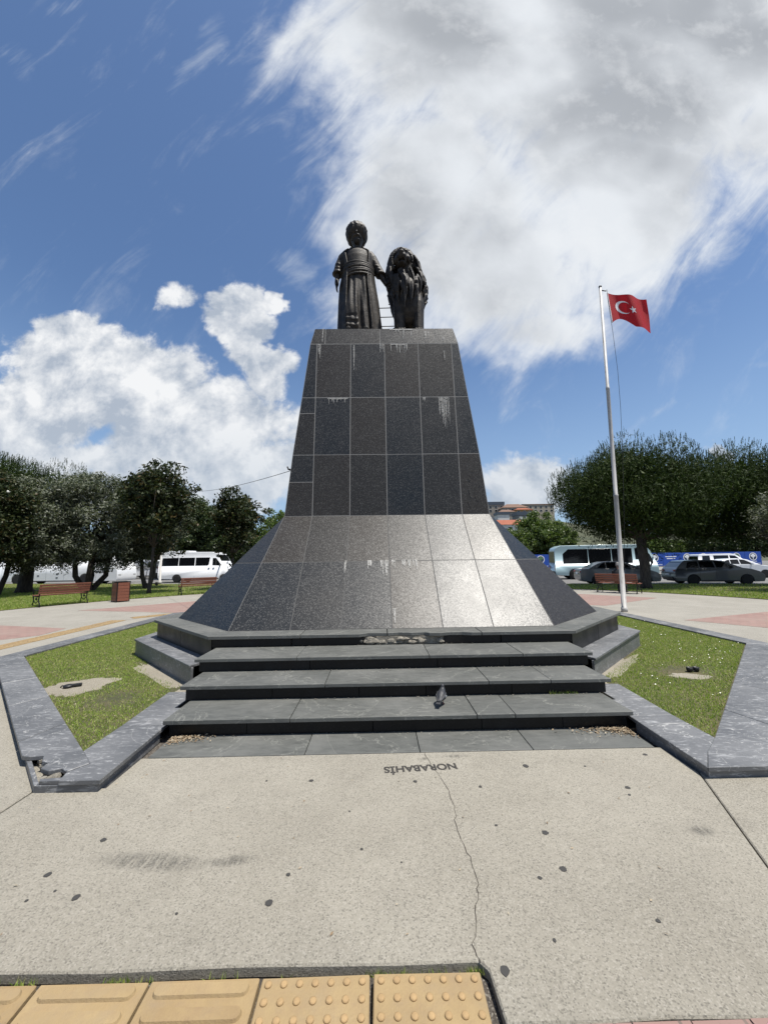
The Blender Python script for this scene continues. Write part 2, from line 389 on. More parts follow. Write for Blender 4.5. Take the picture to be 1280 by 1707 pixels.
def f_pink(t, b):
    co = worldpos(t)
    br = t.node('ShaderNodeTexBrick', {'Vector': co, 'Color1': (0.27, 0.165, 0.14), 'Color2': (0.32, 0.20, 0.17), 'Mortar': (0.17, 0.125, 0.105)})
    br.inputs['Scale'].default_value = 1.0; br.inputs['Brick Width'].default_value = 0.22; br.inputs['Row Height'].default_value = 0.12; br.inputs['Mortar Size'].default_value = 0.006
    n = t.noise(co, 1.2, 6, 0.6); f = t.noise(co, 60, 3, 0.7)
    c = t.mix(t.rng(n, 0.4, 0.75, 0, 0.6), br.outputs[0], (0.32, 0.25, 0.21))
    c = t.mix(t.rng(f, 0.55, 0.8, 0, 0.4), c, (0.2, 0.13, 0.11))
    t.put(b.inputs['Base Color'], c); t.put(b.inputs['Roughness'], 0.88); bump(t, b, br.outputs['Fac'], 0.006, -0.6)
mat('pink_paver', fn=f_pink)
def f_asph(t, b):
    co = worldpos(t); f = t.noise(co, 70, 3, 0.8); w = t.noise(co, 0.35, 6, 0.6)
    st = t.node('ShaderNodeMapping', {0: co}); st.inputs['Rotation'].default_value = (0, 0, 0.245); st.inputs['Scale'].default_value = (0.12, 1.6, 1)
    tr = t.noise(st.outputs[0], 1, 4, 0.6)
    c = t.mix(t.rng(w, 0.3, 0.7), (0.135, 0.13, 0.125), (0.20, 0.195, 0.185))
    c = t.mix(t.rng(tr, 0.5, 0.7, 0, 0.5), c, (0.095, 0.092, 0.09))
    c = t.mix(t.rng(f, 0.55, 0.8, 0, 0.5), c, (0.28, 0.27, 0.26))
    t.put(b.inputs['Base Color'], c); t.put(b.inputs['Roughness'], 0.85); bump(t, b, f, 0.004, 0.6)
mat('asphalt', fn=f_asph)
def f_soil(t, b):
    co = worldpos(t); f = t.noise(co, 45, 4, 0.75); w = t.noise(co, 1.6, 5, 0.6)
    c = t.mix(t.rng(w, 0.35, 0.7), (0.055, 0.062, 0.022), (0.13, 0.105, 0.055))
    c = t.mix(t.rng(f, 0.5, 0.8, 0, 0.7), c, (0.20, 0.165, 0.09))
    t.put(b.inputs['Base Color'], c); t.put(b.inputs['Roughness'], 0.95); bump(t, b, f, 0.02, 0.8)
mat('soil', fn=f_soil)
def f_scrub(t, b):
    n = t.noise(worldpos(t), 0.12, 6, 0.7); t.put(b.inputs['Base Color'], t.mix(t.rng(n, 0.35, 0.65), (0.035, 0.045, 0.02), (0.10, 0.105, 0.055))); b.inputs['Roughness'].default_value = 0.95
mat('scrub', fn=f_scrub)
def island_mat(name, stops, rough=0.5, trans=0.25, spec=0.35, tcol=None):
    mt = bpy.data.materials.new(name); mt.use_nodes = True; t = NT(mt.node_tree); b = t.n['Principled BSDF']
    g = t.n.new('ShaderNodeNewGeometry'); c = t.ramp(g.outputs['Random Per Island'], stops)
    t.put(b.inputs['Base Color'], c); b.inputs['Roughness'].default_value = rough; b.inputs['Specular IOR Level'].default_value = spec
    tr = t.node('ShaderNodeBsdfTranslucent', {0: t.mix(1.0, c, tcol or (1.1, 1.25, 0.6), 'MULTIPLY')})
    ms = t.node('ShaderNodeMixShader', {0: trans}); t.l.new(b.outputs[0], ms.inputs[1]); t.l.new(tr.outputs[0], ms.inputs[2])
    t.l.new(ms.outputs[0], t.n['Material Output'].inputs[0]); MATS[name] = mt; return mt
island_mat('grass_blade', [(0, (0.16, 0.25, 0.04)), (0.35, (0.28, 0.39, 0.065)), (0.72, (0.40, 0.47, 0.11)), (0.9, (0.45, 0.44, 0.18)), (1, (0.58, 0.51, 0.29))], 0.55, 0.3)
island_mat('pine_needle', [(0, (0.014, 0.026, 0.006)), (0.5, (0.032, 0.056, 0.012)), (1, (0.070, 0.100, 0.024))], 0.6, 0.12, 0.12)
island_mat('olive_leaf', [(0, (0.050, 0.065, 0.034)), (0.5, (0.125, 0.145, 0.092)), (0.85, (0.24, 0.255, 0.20)), (1, (0.36, 0.37, 0.32))], 0.55, 0.15, 0.2)
island_mat('magnolia_leaf', [(0, (0.016, 0.026, 0.010)), (0.55, (0.034, 0.050, 0.017)), (0.85, (0.065, 0.075, 0.028)), (1, (0.10, 0.065, 0.028))], 0.5, 0.12, 0.2)
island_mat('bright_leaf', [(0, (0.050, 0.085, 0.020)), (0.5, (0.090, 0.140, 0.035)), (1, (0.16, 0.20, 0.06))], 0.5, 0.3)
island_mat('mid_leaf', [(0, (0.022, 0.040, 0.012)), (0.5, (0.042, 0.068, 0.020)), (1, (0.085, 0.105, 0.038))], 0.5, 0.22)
island_mat('dry_leaf', [(0, (0.20, 0.13, 0.07)), (0.5, (0.33, 0.25, 0.16)), (1, (0.50, 0.44, 0.33))], 0.8, 0.1, tcol=(1, 1, 1))
def f_bark(t, b):
    co = objco(t); st = t.node('ShaderNodeMapping', {0: co}); st.inputs['Scale'].default_value = (6, 6, 1.2)
    n = t.noise(st.outputs[0], 3, 5, 0.7); t.put(b.inputs['Base Color'], t.mix(t.rng(n, 0.35, 0.7), (0.028, 0.022, 0.017), (0.105, 0.085, 0.065)))
    t.put(b.inputs['Roughness'], 0.9); bump(t, b, n, 0.03, 0.8)
mat('bark', fn=f_bark)
def f_bronze(t, b):
    co = objco(t); n = t.noise(co, 7, 5, 0.65); f = t.noise(co, 45, 3, 0.6)
    t.put(b.inputs['Base Color'], t.mix(t.rng(n, 0.42, 0.72), (0.013, 0.0105, 0.0085), (0.060, 0.048, 0.036)))
    t.put(b.inputs['Roughness'], t.rng(f, 0.3, 0.7, 0.48, 0.7)); b.inputs['Metallic'].default_value = 0.15; b.inputs['Specular IOR Level'].default_value = 0.35
    bump(t, b, t.math('ADD', n, t.math('MULTIPLY', f, 0.4)), 0.015, 0.5)
mat('bronze', fn=f_bronze)
def f_wood(c1, c2):
    def fn(t, b):
        co, r = randco(t); st = t.node('ShaderNodeMapping', {0: co}); st.inputs['Scale'].default_value = (1.2, 14, 14)
        n = t.noise(st.outputs[0], 3, 5, 0.65, 0.6); c = t.mix(t.rng(n, 0.3, 0.7), c1, c2); c = t.mix(t.math('MULTIPLY', r, 0.35), c, tuple(x*0.6 for x in c1))
        t.put(b.inputs['Base Color'], c); t.put(b.inputs['Roughness'], 0.5); bump(t, b, n, 0.003, 0.5)
    return fn
mat('wood', fn=f_wood((0.20, 0.062, 0.034), (0.32, 0.118, 0.068)))
mat('iron', (0.012, 0.012, 0.013), 0.45, 0.4)
mat('rust_iron', (0.03, 0.022, 0.018), 0.7, 0.3)
def f_pole(t, b):
    co = objco(t); n = t.noise(co, 5, 6, 0.7); st = t.node('ShaderNodeMapping', {0: co}); st.inputs['Scale'].default_value = (9, 9, 1.0); r = t.noise(st.outputs[0], 2.2, 5, 0.75)
    c = t.mix(t.rng(n, 0.3, 0.7), (0.44, 0.43, 0.41), (0.54, 0.53, 0.51)); c = t.mix(t.rng(r, 0.58, 0.68, 0, 0.85), c, (0.16, 0.12, 0.09))
    t.put(b.inputs['Base Color'], c); t.put(b.inputs['Roughness'], 0.5)
mat('pole_paint', fn=f_pole)
def f_cloth(c):
    def fn(t, b):
        n = t.noise(objco(t), 25, 4, 0.6); t.put(b.inputs['Base Color'], t.mix(t.rng(n, 0.3, 0.7), c, tuple(x*0.8 for x in c)))
        tr = t.node('ShaderNodeBsdfTranslucent', {0: c}); ms = t.node('ShaderNodeMixShader', {0: 0.35}); t.l.new(b.outputs[0], ms.inputs[1]); t.l.new(tr.outputs[0], ms.inputs[2]); t.l.new(ms.outputs[0], t.n['Material Output'].inputs[0])
    return fn
mat('flag_red', (0.55, 0.006, 0.012), 0.6, fn=f_cloth((0.55, 0.006, 0.012)))
mat('flag_white', (0.75, 0.74, 0.73), 0.6)
def paint(name, c, rough=0.32, coat=0.6):
    def fn(t, b):
        n = t.noise(objco(t), 2.5, 4, 0.6); t.put(b.inputs['Base Color'], t.mix(t.rng(n, 0.4, 0.8, 0, 0.25), c, tuple(x*0.7+0.02 for x in c)))
    return mat(name, c, rough, 0.0, 0.5, fn, coat)
paint('paint_white', (0.74, 0.75, 0.76)); paint('paint_silver_shaded', (0.17, 0.175, 0.18)); paint('paint_grey_shaded', (0.12, 0.126, 0.135)); paint('paint_aqua', (0.42, 0.58, 0.63))  # silver and grey are darkened: the pines' shade is put into the paint
mat('glass_dark', (0.008, 0.009, 0.011), 0.06, 0, 0.5)
mat('rubber', (0.016, 0.016, 0.016), 0.8); mat('trim_black', (0.018, 0.018, 0.019), 0.5)
mat('alloy', (0.35, 0.35, 0.36), 0.35, 0.8); mat('chrome', (0.6, 0.6, 0.6), 0.15, 1.0)
mat('lamp_red', (0.32, 0.02, 0.02), 0.2, coat=0.5); mat('lamp_clear', (0.55, 0.56, 0.57), 0.12, 0.2, coat=0.5); mat('lamp_amber', (0.55, 0.20, 0.02), 0.25)
mat('board_blue', (0.010, 0.075, 0.42), 0.45); mat('print_white', (0.75, 0.76, 0.77), 0.5); mat('print_dark', (0.02, 0.04, 0.10), 0.5); mat('print_green', (0.12, 0.24, 0.10), 0.5)
def f_lime(t, b):
    co = worldpos(t); n = t.noise(co, 30, 5, 0.75)
    t.put(b.inputs['Base Color'], (0.50, 0.49, 0.46, 1)); b.inputs['Roughness'].default_value = 0.9; t.put(b.inputs['Alpha'], t.rng(n, 0.36, 0.56, 0.0, 0.85))
mat('lime', fn=f_lime)
def f_stencil(t, b):
    n = t.noise(worldpos(t), 120, 4, 0.75); t.put(b.inputs['Base Color'], (0.035, 0.032, 0.03, 1)); b.inputs['Roughness'].default_value = 0.9; t.put(b.inputs['Alpha'], t.rng(n, 0.34, 0.50, 0.15, 0.93))
mat('stencil_black', fn=f_stencil)
def f_stain(t, b):
    co = objco(t); n = t.noise(co, 22, 5, 0.7, 0.4); g = t.vmath('LENGTH', t.vmath('MULTIPLY', co, (1, 1, 0)), None, 1)
    st = t.node('ShaderNodeMapping', {0: worldpos(t)}); st.inputs['Rotation'].default_value = (0, 0, 0.2); st.inputs['Scale'].default_value = (60, 9, 1); s2 = t.noise(st.outputs[0], 1, 3, 0.6)
    a = t.math('MULTIPLY', t.rng(g, 1.0, 0.25, 0, 1, True), t.math('MULTIPLY', t.rng(n, 0.32, 0.66), t.rng(s2, 0.38, 0.58, 0.15, 1)))
    t.put(b.inputs['Base Color'], (0.06, 0.06, 0.058, 1)); b.inputs['Roughness'].default_value = 0.85; t.put(b.inputs['Alpha'], t.math('MULTIPLY', a, 0.62))
mat('scuff', fn=f_stain)
mat('gum', (0.045, 0.043, 0.04), 0.75); mat('crack_dark', (0.05, 0.042, 0.034), 0.95)
def f_rubble(t, b):
    co, r = randco(t); n = t.noise(co, 24, 5, 0.7); t.put(b.inputs['Base Color'], t.mix(t.rng(n, 0.3, 0.7), (0.17, 0.15, 0.12), (0.34, 0.315, 0.26))); b.inputs['Roughness'].default_value = 0.95; bump(t, b, n, 0.02, 0.8)
mat('rubble', fn=f_rubble)
mat('skin', (0.30, 0.17, 0.115), 0.55); mat('cloth_black', (0.018, 0.018, 0.02), 0.85); mat('cloth_navy', (0.02, 0.024, 0.04), 0.85); mat('hair_grey', (0.22, 0.21, 0.20), 0.7)
def wallmat(name, c):
    def fn(t, b):
        n = t.noise(objco(t), 0.5, 5, 0.65); t.put(b.inputs['Base Color'], t.mix(t.rng(n, 0.4, 0.75, 0, 0.5), c, tuple(x*0.7 for x in c)))
    return mat(name, c, 0.9, fn=fn)
wallmat('wall_white', (0.62, 0.60, 0.57)); wallmat('wall_grey', (0.25, 0.245, 0.24)); wallmat('wall_cream', (0.46, 0.40, 0.31)); wallmat('wall_ochre', (0.50, 0.27, 0.10)); wallmat('wall_beige', (0.36, 0.32, 0.27))
def f_tile(t, b):
    co = objco(t); wv = t.node('ShaderNodeTexWave', {'Vector': co}); wv.inputs['Scale'].default_value = 2.2; n = t.noise(co, 1.2, 5, 0.7)
    t.put(b.inputs['Base Color'], t.mix(t.rng(n, 0.3, 0.7), (0.30, 0.085, 0.045), (0.42, 0.15, 0.085))); b.inputs['Roughness'].default_value = 0.9; bump(t, b, wv.outputs['Fac'], 0.05, 0.6)
mat('roof_tile', fn=f_tile); wallmat('roof_brown', (0.20, 0.12, 0.085)); mat('roof_slate', (0.07, 0.09, 0.12), 0.5)
mat('pigeon_dark', (0.030, 0.032, 0.037), 0.55); mat('pigeon_grey', (0.17, 0.18, 0.19), 0.6); mat('pigeon_leg', (0.25, 0.06, 0.05), 0.6)
mat('plastic_black', (0.012, 0.012, 0.012), 0.5)
mat('flower_white', (0.75, 0.74, 0.66), 0.6)
G = lambda k: MATS[k]
# base colours are calibrated for the exposure above (white paint and print keep theirs)
for _n, _m in MATS.items():
    if _n in ('paint_white', 'print_white', 'flag_white', 'flower_white', 'wall_white'): continue
    _t = NT(_m.node_tree); _b = _t.n['Principled BSDF'].inputs['Base Color']
    if _b.is_linked: _s = _b.links[0].from_socket; _t.l.new(_t.mix(1.0, _s, (0.76, 0.76, 0.76), 'MULTIPLY'), _b)
    else: _c = _b.default_value; _b.default_value = (_c[0]*.76, _c[1]*.76, _c[2]*.76, 1)

# ------------------------------------------------------------------ the setting
CX, CY = 0.18, 9.3
MX = lambda x: 2*CX-x                                    # mirror about the monument's axis
RD = Vector((0.97, -0.243)); RN = Vector((0.243, 0.97))  # road direction and its normal
def rt(s, t): return (RD.x*s+RN.x*t, RD.y*s+RN.y*t)
ROADZ = -0.12
tag(MB().prism([(-900, -300), (900, -300), (900, 1500), (-900, 1500)], -0.4, -0.135).build('ground', G('asphalt')), kind='structure')
tag(MB().prism([rt(-130, 25.9), rt(130, 25.9), rt(130, 56), rt(-130, 56)], -0.134, ROADZ).build('road', G('asphalt')), kind='structure')
tag(MB().prism([rt(-130, 25.62), rt(130, 25.62), rt(130, 25.88), rt(-130, 25.88)], -0.134, 0.012).build('kerb', G('cement'), bevel=0.02), kind='structure')
tag(MB().prism([rt(-130, 42.0), rt(130, 42.0), rt(130, 43.6), rt(-130, 43.6)], -0.119, 0.02).build('median_strip', G('concrete_path'), bevel=0.02), kind='structure')
tag(MB().prism([rt(-130, 54.0), rt(130, 54.0), rt(130, 70), rt(-130, 70)], -0.1195, 0.03).build('pavement', G('concrete_path')), kind='structure')
for i in range(-14, 15):
    p = [rt(i*6, 33.9), rt(i*6+2.6, 33.9), rt(i*6+2.6, 34.03), rt(i*6, 34.03)]
    if i == -14: lm = MB()
    lm.prism(p, ROADZ+0.001, ROADZ+0.005)
tag(lm.build('lane_marking', G('print_white')), kind='structure')

# plaza: a mortar bed with the concrete cast on it in bays
RP = 14.3
def arc(a0, a1, r, n=24): return [(CX+r*sin(a0+(a1-a0)*i/n), CY+r*cos(a0+(a1-a0)*i/n)) for i in range(n+1)]   # bearing from +Y
plaza = tag(MB().prism(arc(0, 2*pi, 16.0, 72)[:-1], -0.134, -0.045).build('plaza', G('dark_mortar')), kind='structure')
def slab(poly, m='concrete', z0=-0.045, z1=0.0, name='slab', bevel=0.006):
    return MB().prism(poly, z0, z1).build(name, G(m), plaza, bevel=bevel, seg=1)
slab([(-2.43, 1.703), (-1.6, 1.712), (-1.1, 1.700), (-0.55, 1.708), (0.05, 1.697), (0.372, 1.700), (0.402, 1.665), (0.412, 1.494), (0.72, 1.490), (0.98, 1.497), (1.3, 1.489), (1.665, 1.494), (2.30, 2.97), (2.30, 3.345), (-1.93, 3.345), (-1.93, 2.94), (-2.405, 2.94)])
slab([(1.675, 1.494), (9.0, 1.494), (9.0, 6.9), (6.5, 6.9), (2.70, 2.99), (2.309, 2.97)])
slab([(-2.447, 1.703), (-9.0, 1.703), (-9.0, 6.9), (-6.15, 6.9), (-2.34, 2.98), (-2.422, 2.94)])
# the wide round path to both sides (single bays with the lawn edge as outer arc)
def bearing(x, y): return atan2(x-CX, y-CY)
for s in (-1, 1):
    mx = (lambda x: x) if s < 0 else MX
    inner = [(mx(-9.01), 1.3), (mx(-9.01), 6.905), (mx(-6.15), 6.905), (mx(-6.15), 7.0), (mx(-6.15), 11.6), (mx(-2.3), 15.6), (CX, 15.6)]
    a0 = 0.0; a1 = s*bearing(MX(-11.6), 1.3) if s > 0 else bearing(-11.6, 1.3)
    outer = arc(0.0005*s, a1, RP, 40)
    slab(inner+outer, 'concrete_path')
slab([(-11.4, -4), (11.8, -4), (11.8, -1.0), (-11.4, -1.0)], 'concrete_path')
# paving bands in pink block, laid 4 mm proud
def pink(poly): MB().prism(poly, -0.02, 0.004).build('paver_band', G('pink_paver'), plaza)
pink([(-7.62, 9.0), (-7.77, 9.92), (-10.02, 10.59), (-13.6, 11.7), (-13.9, 8.0), (-13.4, 5.6), (-10.6, 5.6)])
pink([(-10.4, 13.74), (-7.58, 16.5), (-4.0, 18.2), (-3.2, 14.6), (-5.6, 12.9), (-6.55, 12.7)])
pink([(7.52, 9.64), (10.83, 10.82), (13.9, 11.9), (14.2, 8.6), (13.7, 5.4), (11.4, 5.4), (8.4, 8.44)])
pink([(10.67, 14.89), (8.70, 17.16), (4.4, 18.6), (3.6, 15.0), (7.42, 12.75)])
# red block paving in front of the concrete, block by block near the slab
rp = MB()
rp.box((0, 0, 0), (0.195, 0.095, 0.05))
proto_block = None
for j in range(3):
    for i in range(40):
        x = 0.53+i*0.2+(0.1 if j % 2 else 0); y = 1.436-j*0.1
        if x > 8.4: continue
        if proto_block is None:
            proto_block = rp.build('paving_block', G('pink_paver'), plaza, bevel=0.004, seg=1, loc=None); proto_block.location = (x, y, -0.022)
        else: shared(proto_block, 'paving_block', (x, y, -0.022-random.random()*0.003), plaza)
slab([(-9, -0.98), (9, -0.98), (9, 1.17), (-9, 1.17)], 'pink_paver', -0.045, -0.004)
# crack across the front bay
CR = [(0.352, 3.34), (0.384, 3.11), (0.416, 3.027), (0.449, 2.839), (0.46, 2.644), (0.435, 2.427), (0.449, 2.287), (0.461, 2.163), (0.463, 2.053), (0.45, 2.003), (0.41, 1.911), (0.389, 1.828), (0.366, 1.765), (0.369, 1.717), (0.375, 1.69)]
pts = []
for a, b in zip(CR[:-1], CR[1:]):
    n = max(2, int(hypot(a[0]-b[0], a[1]-b[1])/0.03))
    for k in range(n):
        u = k/n; pts.append((a[0]+(b[0]-a[0])*u+random.gauss(0, 0.004), a[1]+(b[1]-a[1])*u))
pts.append(CR[-1]); cm = MB()
for i in range(len(pts)-1):
    a, b = pts[i], pts[i+1]; w0 = 0.0010+0.0016*random.random(); w1 = w0
    cm.add([(a[0]-w0, a[1], 0.0012), (a[0]+w0, a[1], 0.0012), (b[0]+w1, b[1], 0.0012), (b[0]-w1, b[1], 0.0012)], [(0, 1, 2, 3)])
cm.build('crack', G('crack_dark'), plaza)
# chewing gum and dark spots trodden flat
gum = [(-1.58,2.42,.020),(-1.69,2.18,.020),(-1.44,2.04,.020),(-1.57,2.08,.008),(-1.66,2.03,.010),(-0.5,2.97,.019),(-0.47,2.14,.014),(-0.52,1.98,.022),(-0.92,1.94,.008),(-0.11,2.3,.010),(1.09,3.1,.026),(0.68,2.85,.015),(0.24,2.93,.018),(0.93,2.39,.023),(0.91,2.13,.022),(0.77,2.08,.013),(0.46,1.66,.024),(0.7,1.77,.010),(1.67,2.8,.02),(1.63,2.72,.012),(0.67,2.46,.010),(2.09,3.23,.02),(1.18,1.84,.012),(-0.82,2.98,.010),(1.53,3.08,.010),(-0.2,2.62,.008),(0.1,2.2,.006)]
for x, y, r in gum:
    r *= .8
    n = 11; ring = [(x+r*(1.25 if k in (2, 3) else 1)*cos(2*pi*k/n)*random.uniform(.8, 1.2), y+r*sin(2*pi*k/n)*random.uniform(.8, 1.25)) for k in range(n)]
    MB().prism(ring, -0.004, 0.002+0.001*random.random()).build('gum_spot', G('gum'), plaza)
def scuff(x, y, rx, ry, a):
    me = MB().add([(-1, -1, 0), (1, -1, 0), (1, 1, 0), (-1, 1, 0)], [(0, 1, 2, 3)]).build('scuff_mark', G('scuff'), plaza)
    me.location = (x, y, 0.0016); me.scale = (rx, ry, 1); me.rotation_euler = (0, 0, a)
scuff(-1.20, 2.25, 0.42, 0.085, -0.1); scuff(-0.78, 2.24, 0.16, 0.05, 0.1); scuff(1.82, 2.37, 0.10, 0.055, 0); scuff(0.6, 3.27, 0.14, 0.03, 0); scuff(0.33, 3.24, 0.06, 0.03, .2)
# stencilled writing, read from the steps
fc = bpy.data.curves.new('stencil_writing', 'FONT'); fc.body = 'NORABAH\u0130S'; fc.size = 0.1; fc.align_x = 'CENTER'; fc.offset = 0.0032; fc.fill_mode = 'FRONT'
fo = bpy.data.objects.new('tmp', fc); COL.objects.link(fo); bpy.context.view_layer.update()
me = bpy.data.meshes.new_from_object(fo.evaluated_get(bpy.context.evaluated_depsgraph_get())); bpy.data.objects.remove(fo)
xs = [v.co.x for v in me.vertices]; ys = [v.co.y for v in me.vertices]; wtxt = max(xs)-min(xs)
wo = bpy.data.objects.new('stencil_writing', me); COL.objects.link(wo); me.materials.clear(); me.materials.append(G('stencil_black'))
wo.parent = plaza; wo.location = (0.295, 3.145, 0.0024); k = 0.55/wtxt; wo.scale = (k, 0.082/0.07*0.98, 1); wo.rotation_euler = (0, 0, pi+0.06)

# ------------------------------------------------------------------ tactile paving
TW = 0.415
tact = tag(empty('tactile_path', (0.37, 1.675, 0)), kind='structure')
def tile_mesh(kind):
    mb = MB(); g = TW-0.012
    mb.box((0, 0, -0.022), (g, g, 0.04)); return mb
bar_m = MB()
def stadium(l, w, z0, z1, inset):
    def ring(ww, ll, z):
        r = ww/2; o = []
        for k in range(7): a = -pi/2+pi*k/6; o.append((ll/2-r+r*cos(a), r*sin(a), z))
        for k in range(7): a = pi/2+pi*k/6; o.append((-ll/2+r+r*cos(a), r*sin(a), z))
        return o
    return [ring(w, l, z0), ring(w-inset, l-inset, z1)]
bar_m.loft(stadium(0.35, 0.050, -0.003, 0.0075, 0.010))
dot_m = MB(); dot_m.lathe([(0.0135, -0.003), (0.0128, 0.0025), (0.0085, 0.0048), (0.003, 0.0054)], 12)
protos = {}
for i in range(7):
    x = -TW*(i+0.5); dots = i < 2
    key = 'tile'
    if key not in protos: t_o = tile_mesh(0).build('tile', G('tactile_yellow'), tact, bevel=0.004, seg=1); protos[key] = t_o
    else: t_o = shared(protos[key], 'tile', (0, 0, 0), tact); b = t_o.modifiers.new('bevel', 'BEVEL'); b.width = 0.004; b.segments = 1
    t_o.location = (x, -TW/2, -0.002-0.002*random.random()); t_o.rotation_euler = (0, 0, random.gauss(0, 0.004))
    if dots:
        for a in range(7):
            for c in range(7):
                px, py = -0.174+0.058*a, -0.174+0.058*c
                if 'dot' not in protos: d = dot_m.build('dot', G('tactile_worn'), t_o, True); protos['dot'] = d
                else: d = shared(protos['dot'], 'dot', (0, 0, 0), t_o)
                d.location = (px, py, 0)
    else:
        for c in range(5):
            if 'bar' not in protos: d = bar_m.build('bar', G('tactile_yellow'), t_o); protos['bar'] = d
            else: d = shared(protos['bar'], 'bar', (0, 0, 0), t_o)
            d.location = (0, -0.160+0.080*c, 0)
# far run of the same tiles round the left lawn: sunk in a groove cut in the path
path2 = tag(empty('tactile_run', (-7.3, 9, 0)), kind='structure')
def run(p, q):
    d = Vector((q[0]-p[0], q[1]-p[1])); n = int(d.length/TW); d.normalize()
    for i in range(n):
        c = Vector(p)+d*(i+0.5)*TW
        o = shared(protos['tile'], 'tile', (c.x+7.3, c.y-9, 0.0065+random.random()*0.004), path2, atan2(d.y, d.x)+pi/2)
        for k in range(4):
            b = shared(protos['bar'], 'bar', (-0.147+0.098*k, 0, 0), o, pi/2)
run((-7.3, 6.6), (-7.3, 11.4)); run((-7.22, 11.6), (-5.2, 13.6))
# weeds and grit in the groove along the tiles
def blades(name, pts, h, w, mat_, parent=None, lean=0.6, z=0.0, kind='stuff'):
    n = len(pts); P = np.zeros((n, 3)); P[:, :2] = pts; P[:, 2] = z
    a = RNG.uniform(0, 2*pi, n); hh = h*RNG.uniform(0.5, 1.3, n); l = lean*RNG.uniform(0, 1, n)*hh; b = RNG.uniform(0, 2*pi, n); ww = w*RNG.uniform(.6, 1.3, n)
    side = np.stack([np.cos(a), np.sin(a), np.zeros(n)], 1)*ww[:, None]/2
    tip = P+np.stack([np.cos(b)*l, np.sin(b)*l, np.sqrt(np.maximum(hh**2-l**2, 1e-5))], 1)
    V = np.stack([P-side, P+side, tip], 1).reshape(-1, 3); F = np.arange(3*n).reshape(-1, 3)
    o = np_mesh(name, V, F, mat_, parent)
    if kind: o['kind'] = kind
    return o
wp = []
for cx_, n in ((-1.37, 40), (-1.02, 70), (-0.9, 20), (-0.62, 14), (-0.35, 10), (-0.02, 40), (0.06, 50), (0.22, 30), (0.36, 70), (0.39, 50), (-1.5, 30)):
    wp += [(cx_+random.gauss(0, 0.03), 1.688+random.gauss(0, 0.007)) for _ in range(n)]
blades('groove_weeds', wp, 0.022, 0.0035, G('grass_blade'), None, 0.8, -0.03)

# ------------------------------------------------------------------ monument
mon = tag(empty('stone_monument', (CX, CY, 0)), 'tall tapering pedestal clad in dark speckled granite on an eight-sided skirt', 'monument')
core = MB()
core.loft([[(CX+sx*h, CY+sy*h, z) for sx, sy in ((-1,-1),(1,-1),(1,1),(-1,1))] for h, z in ((1.9745, 2.40), (1.9728, 2.425), (1.8606, 3.665), (1.7207, 4.92), (1.5848, 6.185), (1.502, 6.572))])
core.build('pedestal_core', G('mortar'), mon, world=True)
def octa(front, half, c=(CX, CY)):
    return [(c[0]+x, c[1]+y) for x, y in ((-front,-half),(front,-half),(half,-front),(half,front),(front,half),(-front,half),(-half,front),(-half,-front))]
sk = MB()
b8 = octa(2.3005, 3.7205); t4 = [(CX+sx*1.973, CY+sy*1.973) for sx, sy in ((-1,-1),(1,-1),(1,1),(-1,1))]
vs_ = [(x, y, 0.60) for x, y in b8]+[(x, y, 2.425) for x, y in t4]
sk.add(vs_, [(0,1,9,8),(1,2,9),(2,3,10,9),(3,4,10),(4,5,11,10),(5,6,11),(6,7,8,11),(7,0,8),(8,9,10,11)])
sk.build('skirt_core', G('dark_joint'), mon, world=True)
def rot_k(p, k):
    x, y = p[0]-CX, p[1]-CY
    for _ in range(k): x, y = -y, x
    return Vector((CX+x, CY+y, p[2]))
def panel(corners, k=0, name='granite_panel', m='granite', th=0.0165, gap=0.013, sink=0.03):
    P = [rot_k(p, k) for p in corners]; n = len(P); c = sum(P, Vector())/n
    nrm = (P[1]-P[0]).cross(P[2]-P[0]).normalized()
    out = Vector((c.x-CX, c.y-CY, 0.3))
    if nrm.dot(out) < 0: nrm = -nrm
    Q = []
    for i in range(n):                                    # inset every edge by half a joint
        a, b, d = P[i-1], P[i], P[(i+1) % n]
        e1 = (b-a).normalized(); e2 = (d-b).normalized()
        n1 = nrm.cross(e1); n2 = nrm.cross(e2)
        if n1.dot(c-b) < 0: n1 = -n1
        if n2.dot(c-b) < 0: n2 = -n2
        den = 1+n1.dot(n2); Q.append(b+(n1+n2)*(gap/2/den))
    # polished slabs are never set dead true: a fraction of a degree each
    ax = (P[1]-P[0]).normalized(); by = nrm.cross(ax); tx, ty = random.gauss(0, 0.0006), random.gauss(0, 0.0006)
    def tilt(p): return nrm*((p-c).dot(ax)*tx+(p-c).dot(by)*ty)
    mb = MB(); mb.loft([[tuple(q-nrm*sink) for q in Q], [tuple(q+nrm*(th-0.014)+tilt(q)) for q in Q]])
    return mb.build(name, G(m), mon, world=True, loc=c, bevel=0.003, seg=1)
Z = [2.425, 3.665, 4.92, 6.185]
HW = [1.972, 1.86, 1.72, 1.584]
def hw(z):
    for i in range(3):
        if Z[i] <= z <= Z[i+1]: return HW[i]+(HW[i+1]-HW[i])*(z-Z[i])/(Z[i+1]-Z[i])
    return HW[0] if z < Z[0] else HW[-1]
def fp(x, z): h = hw(z); return Vector((CX+x, CY-h, z))
CW = 0.72
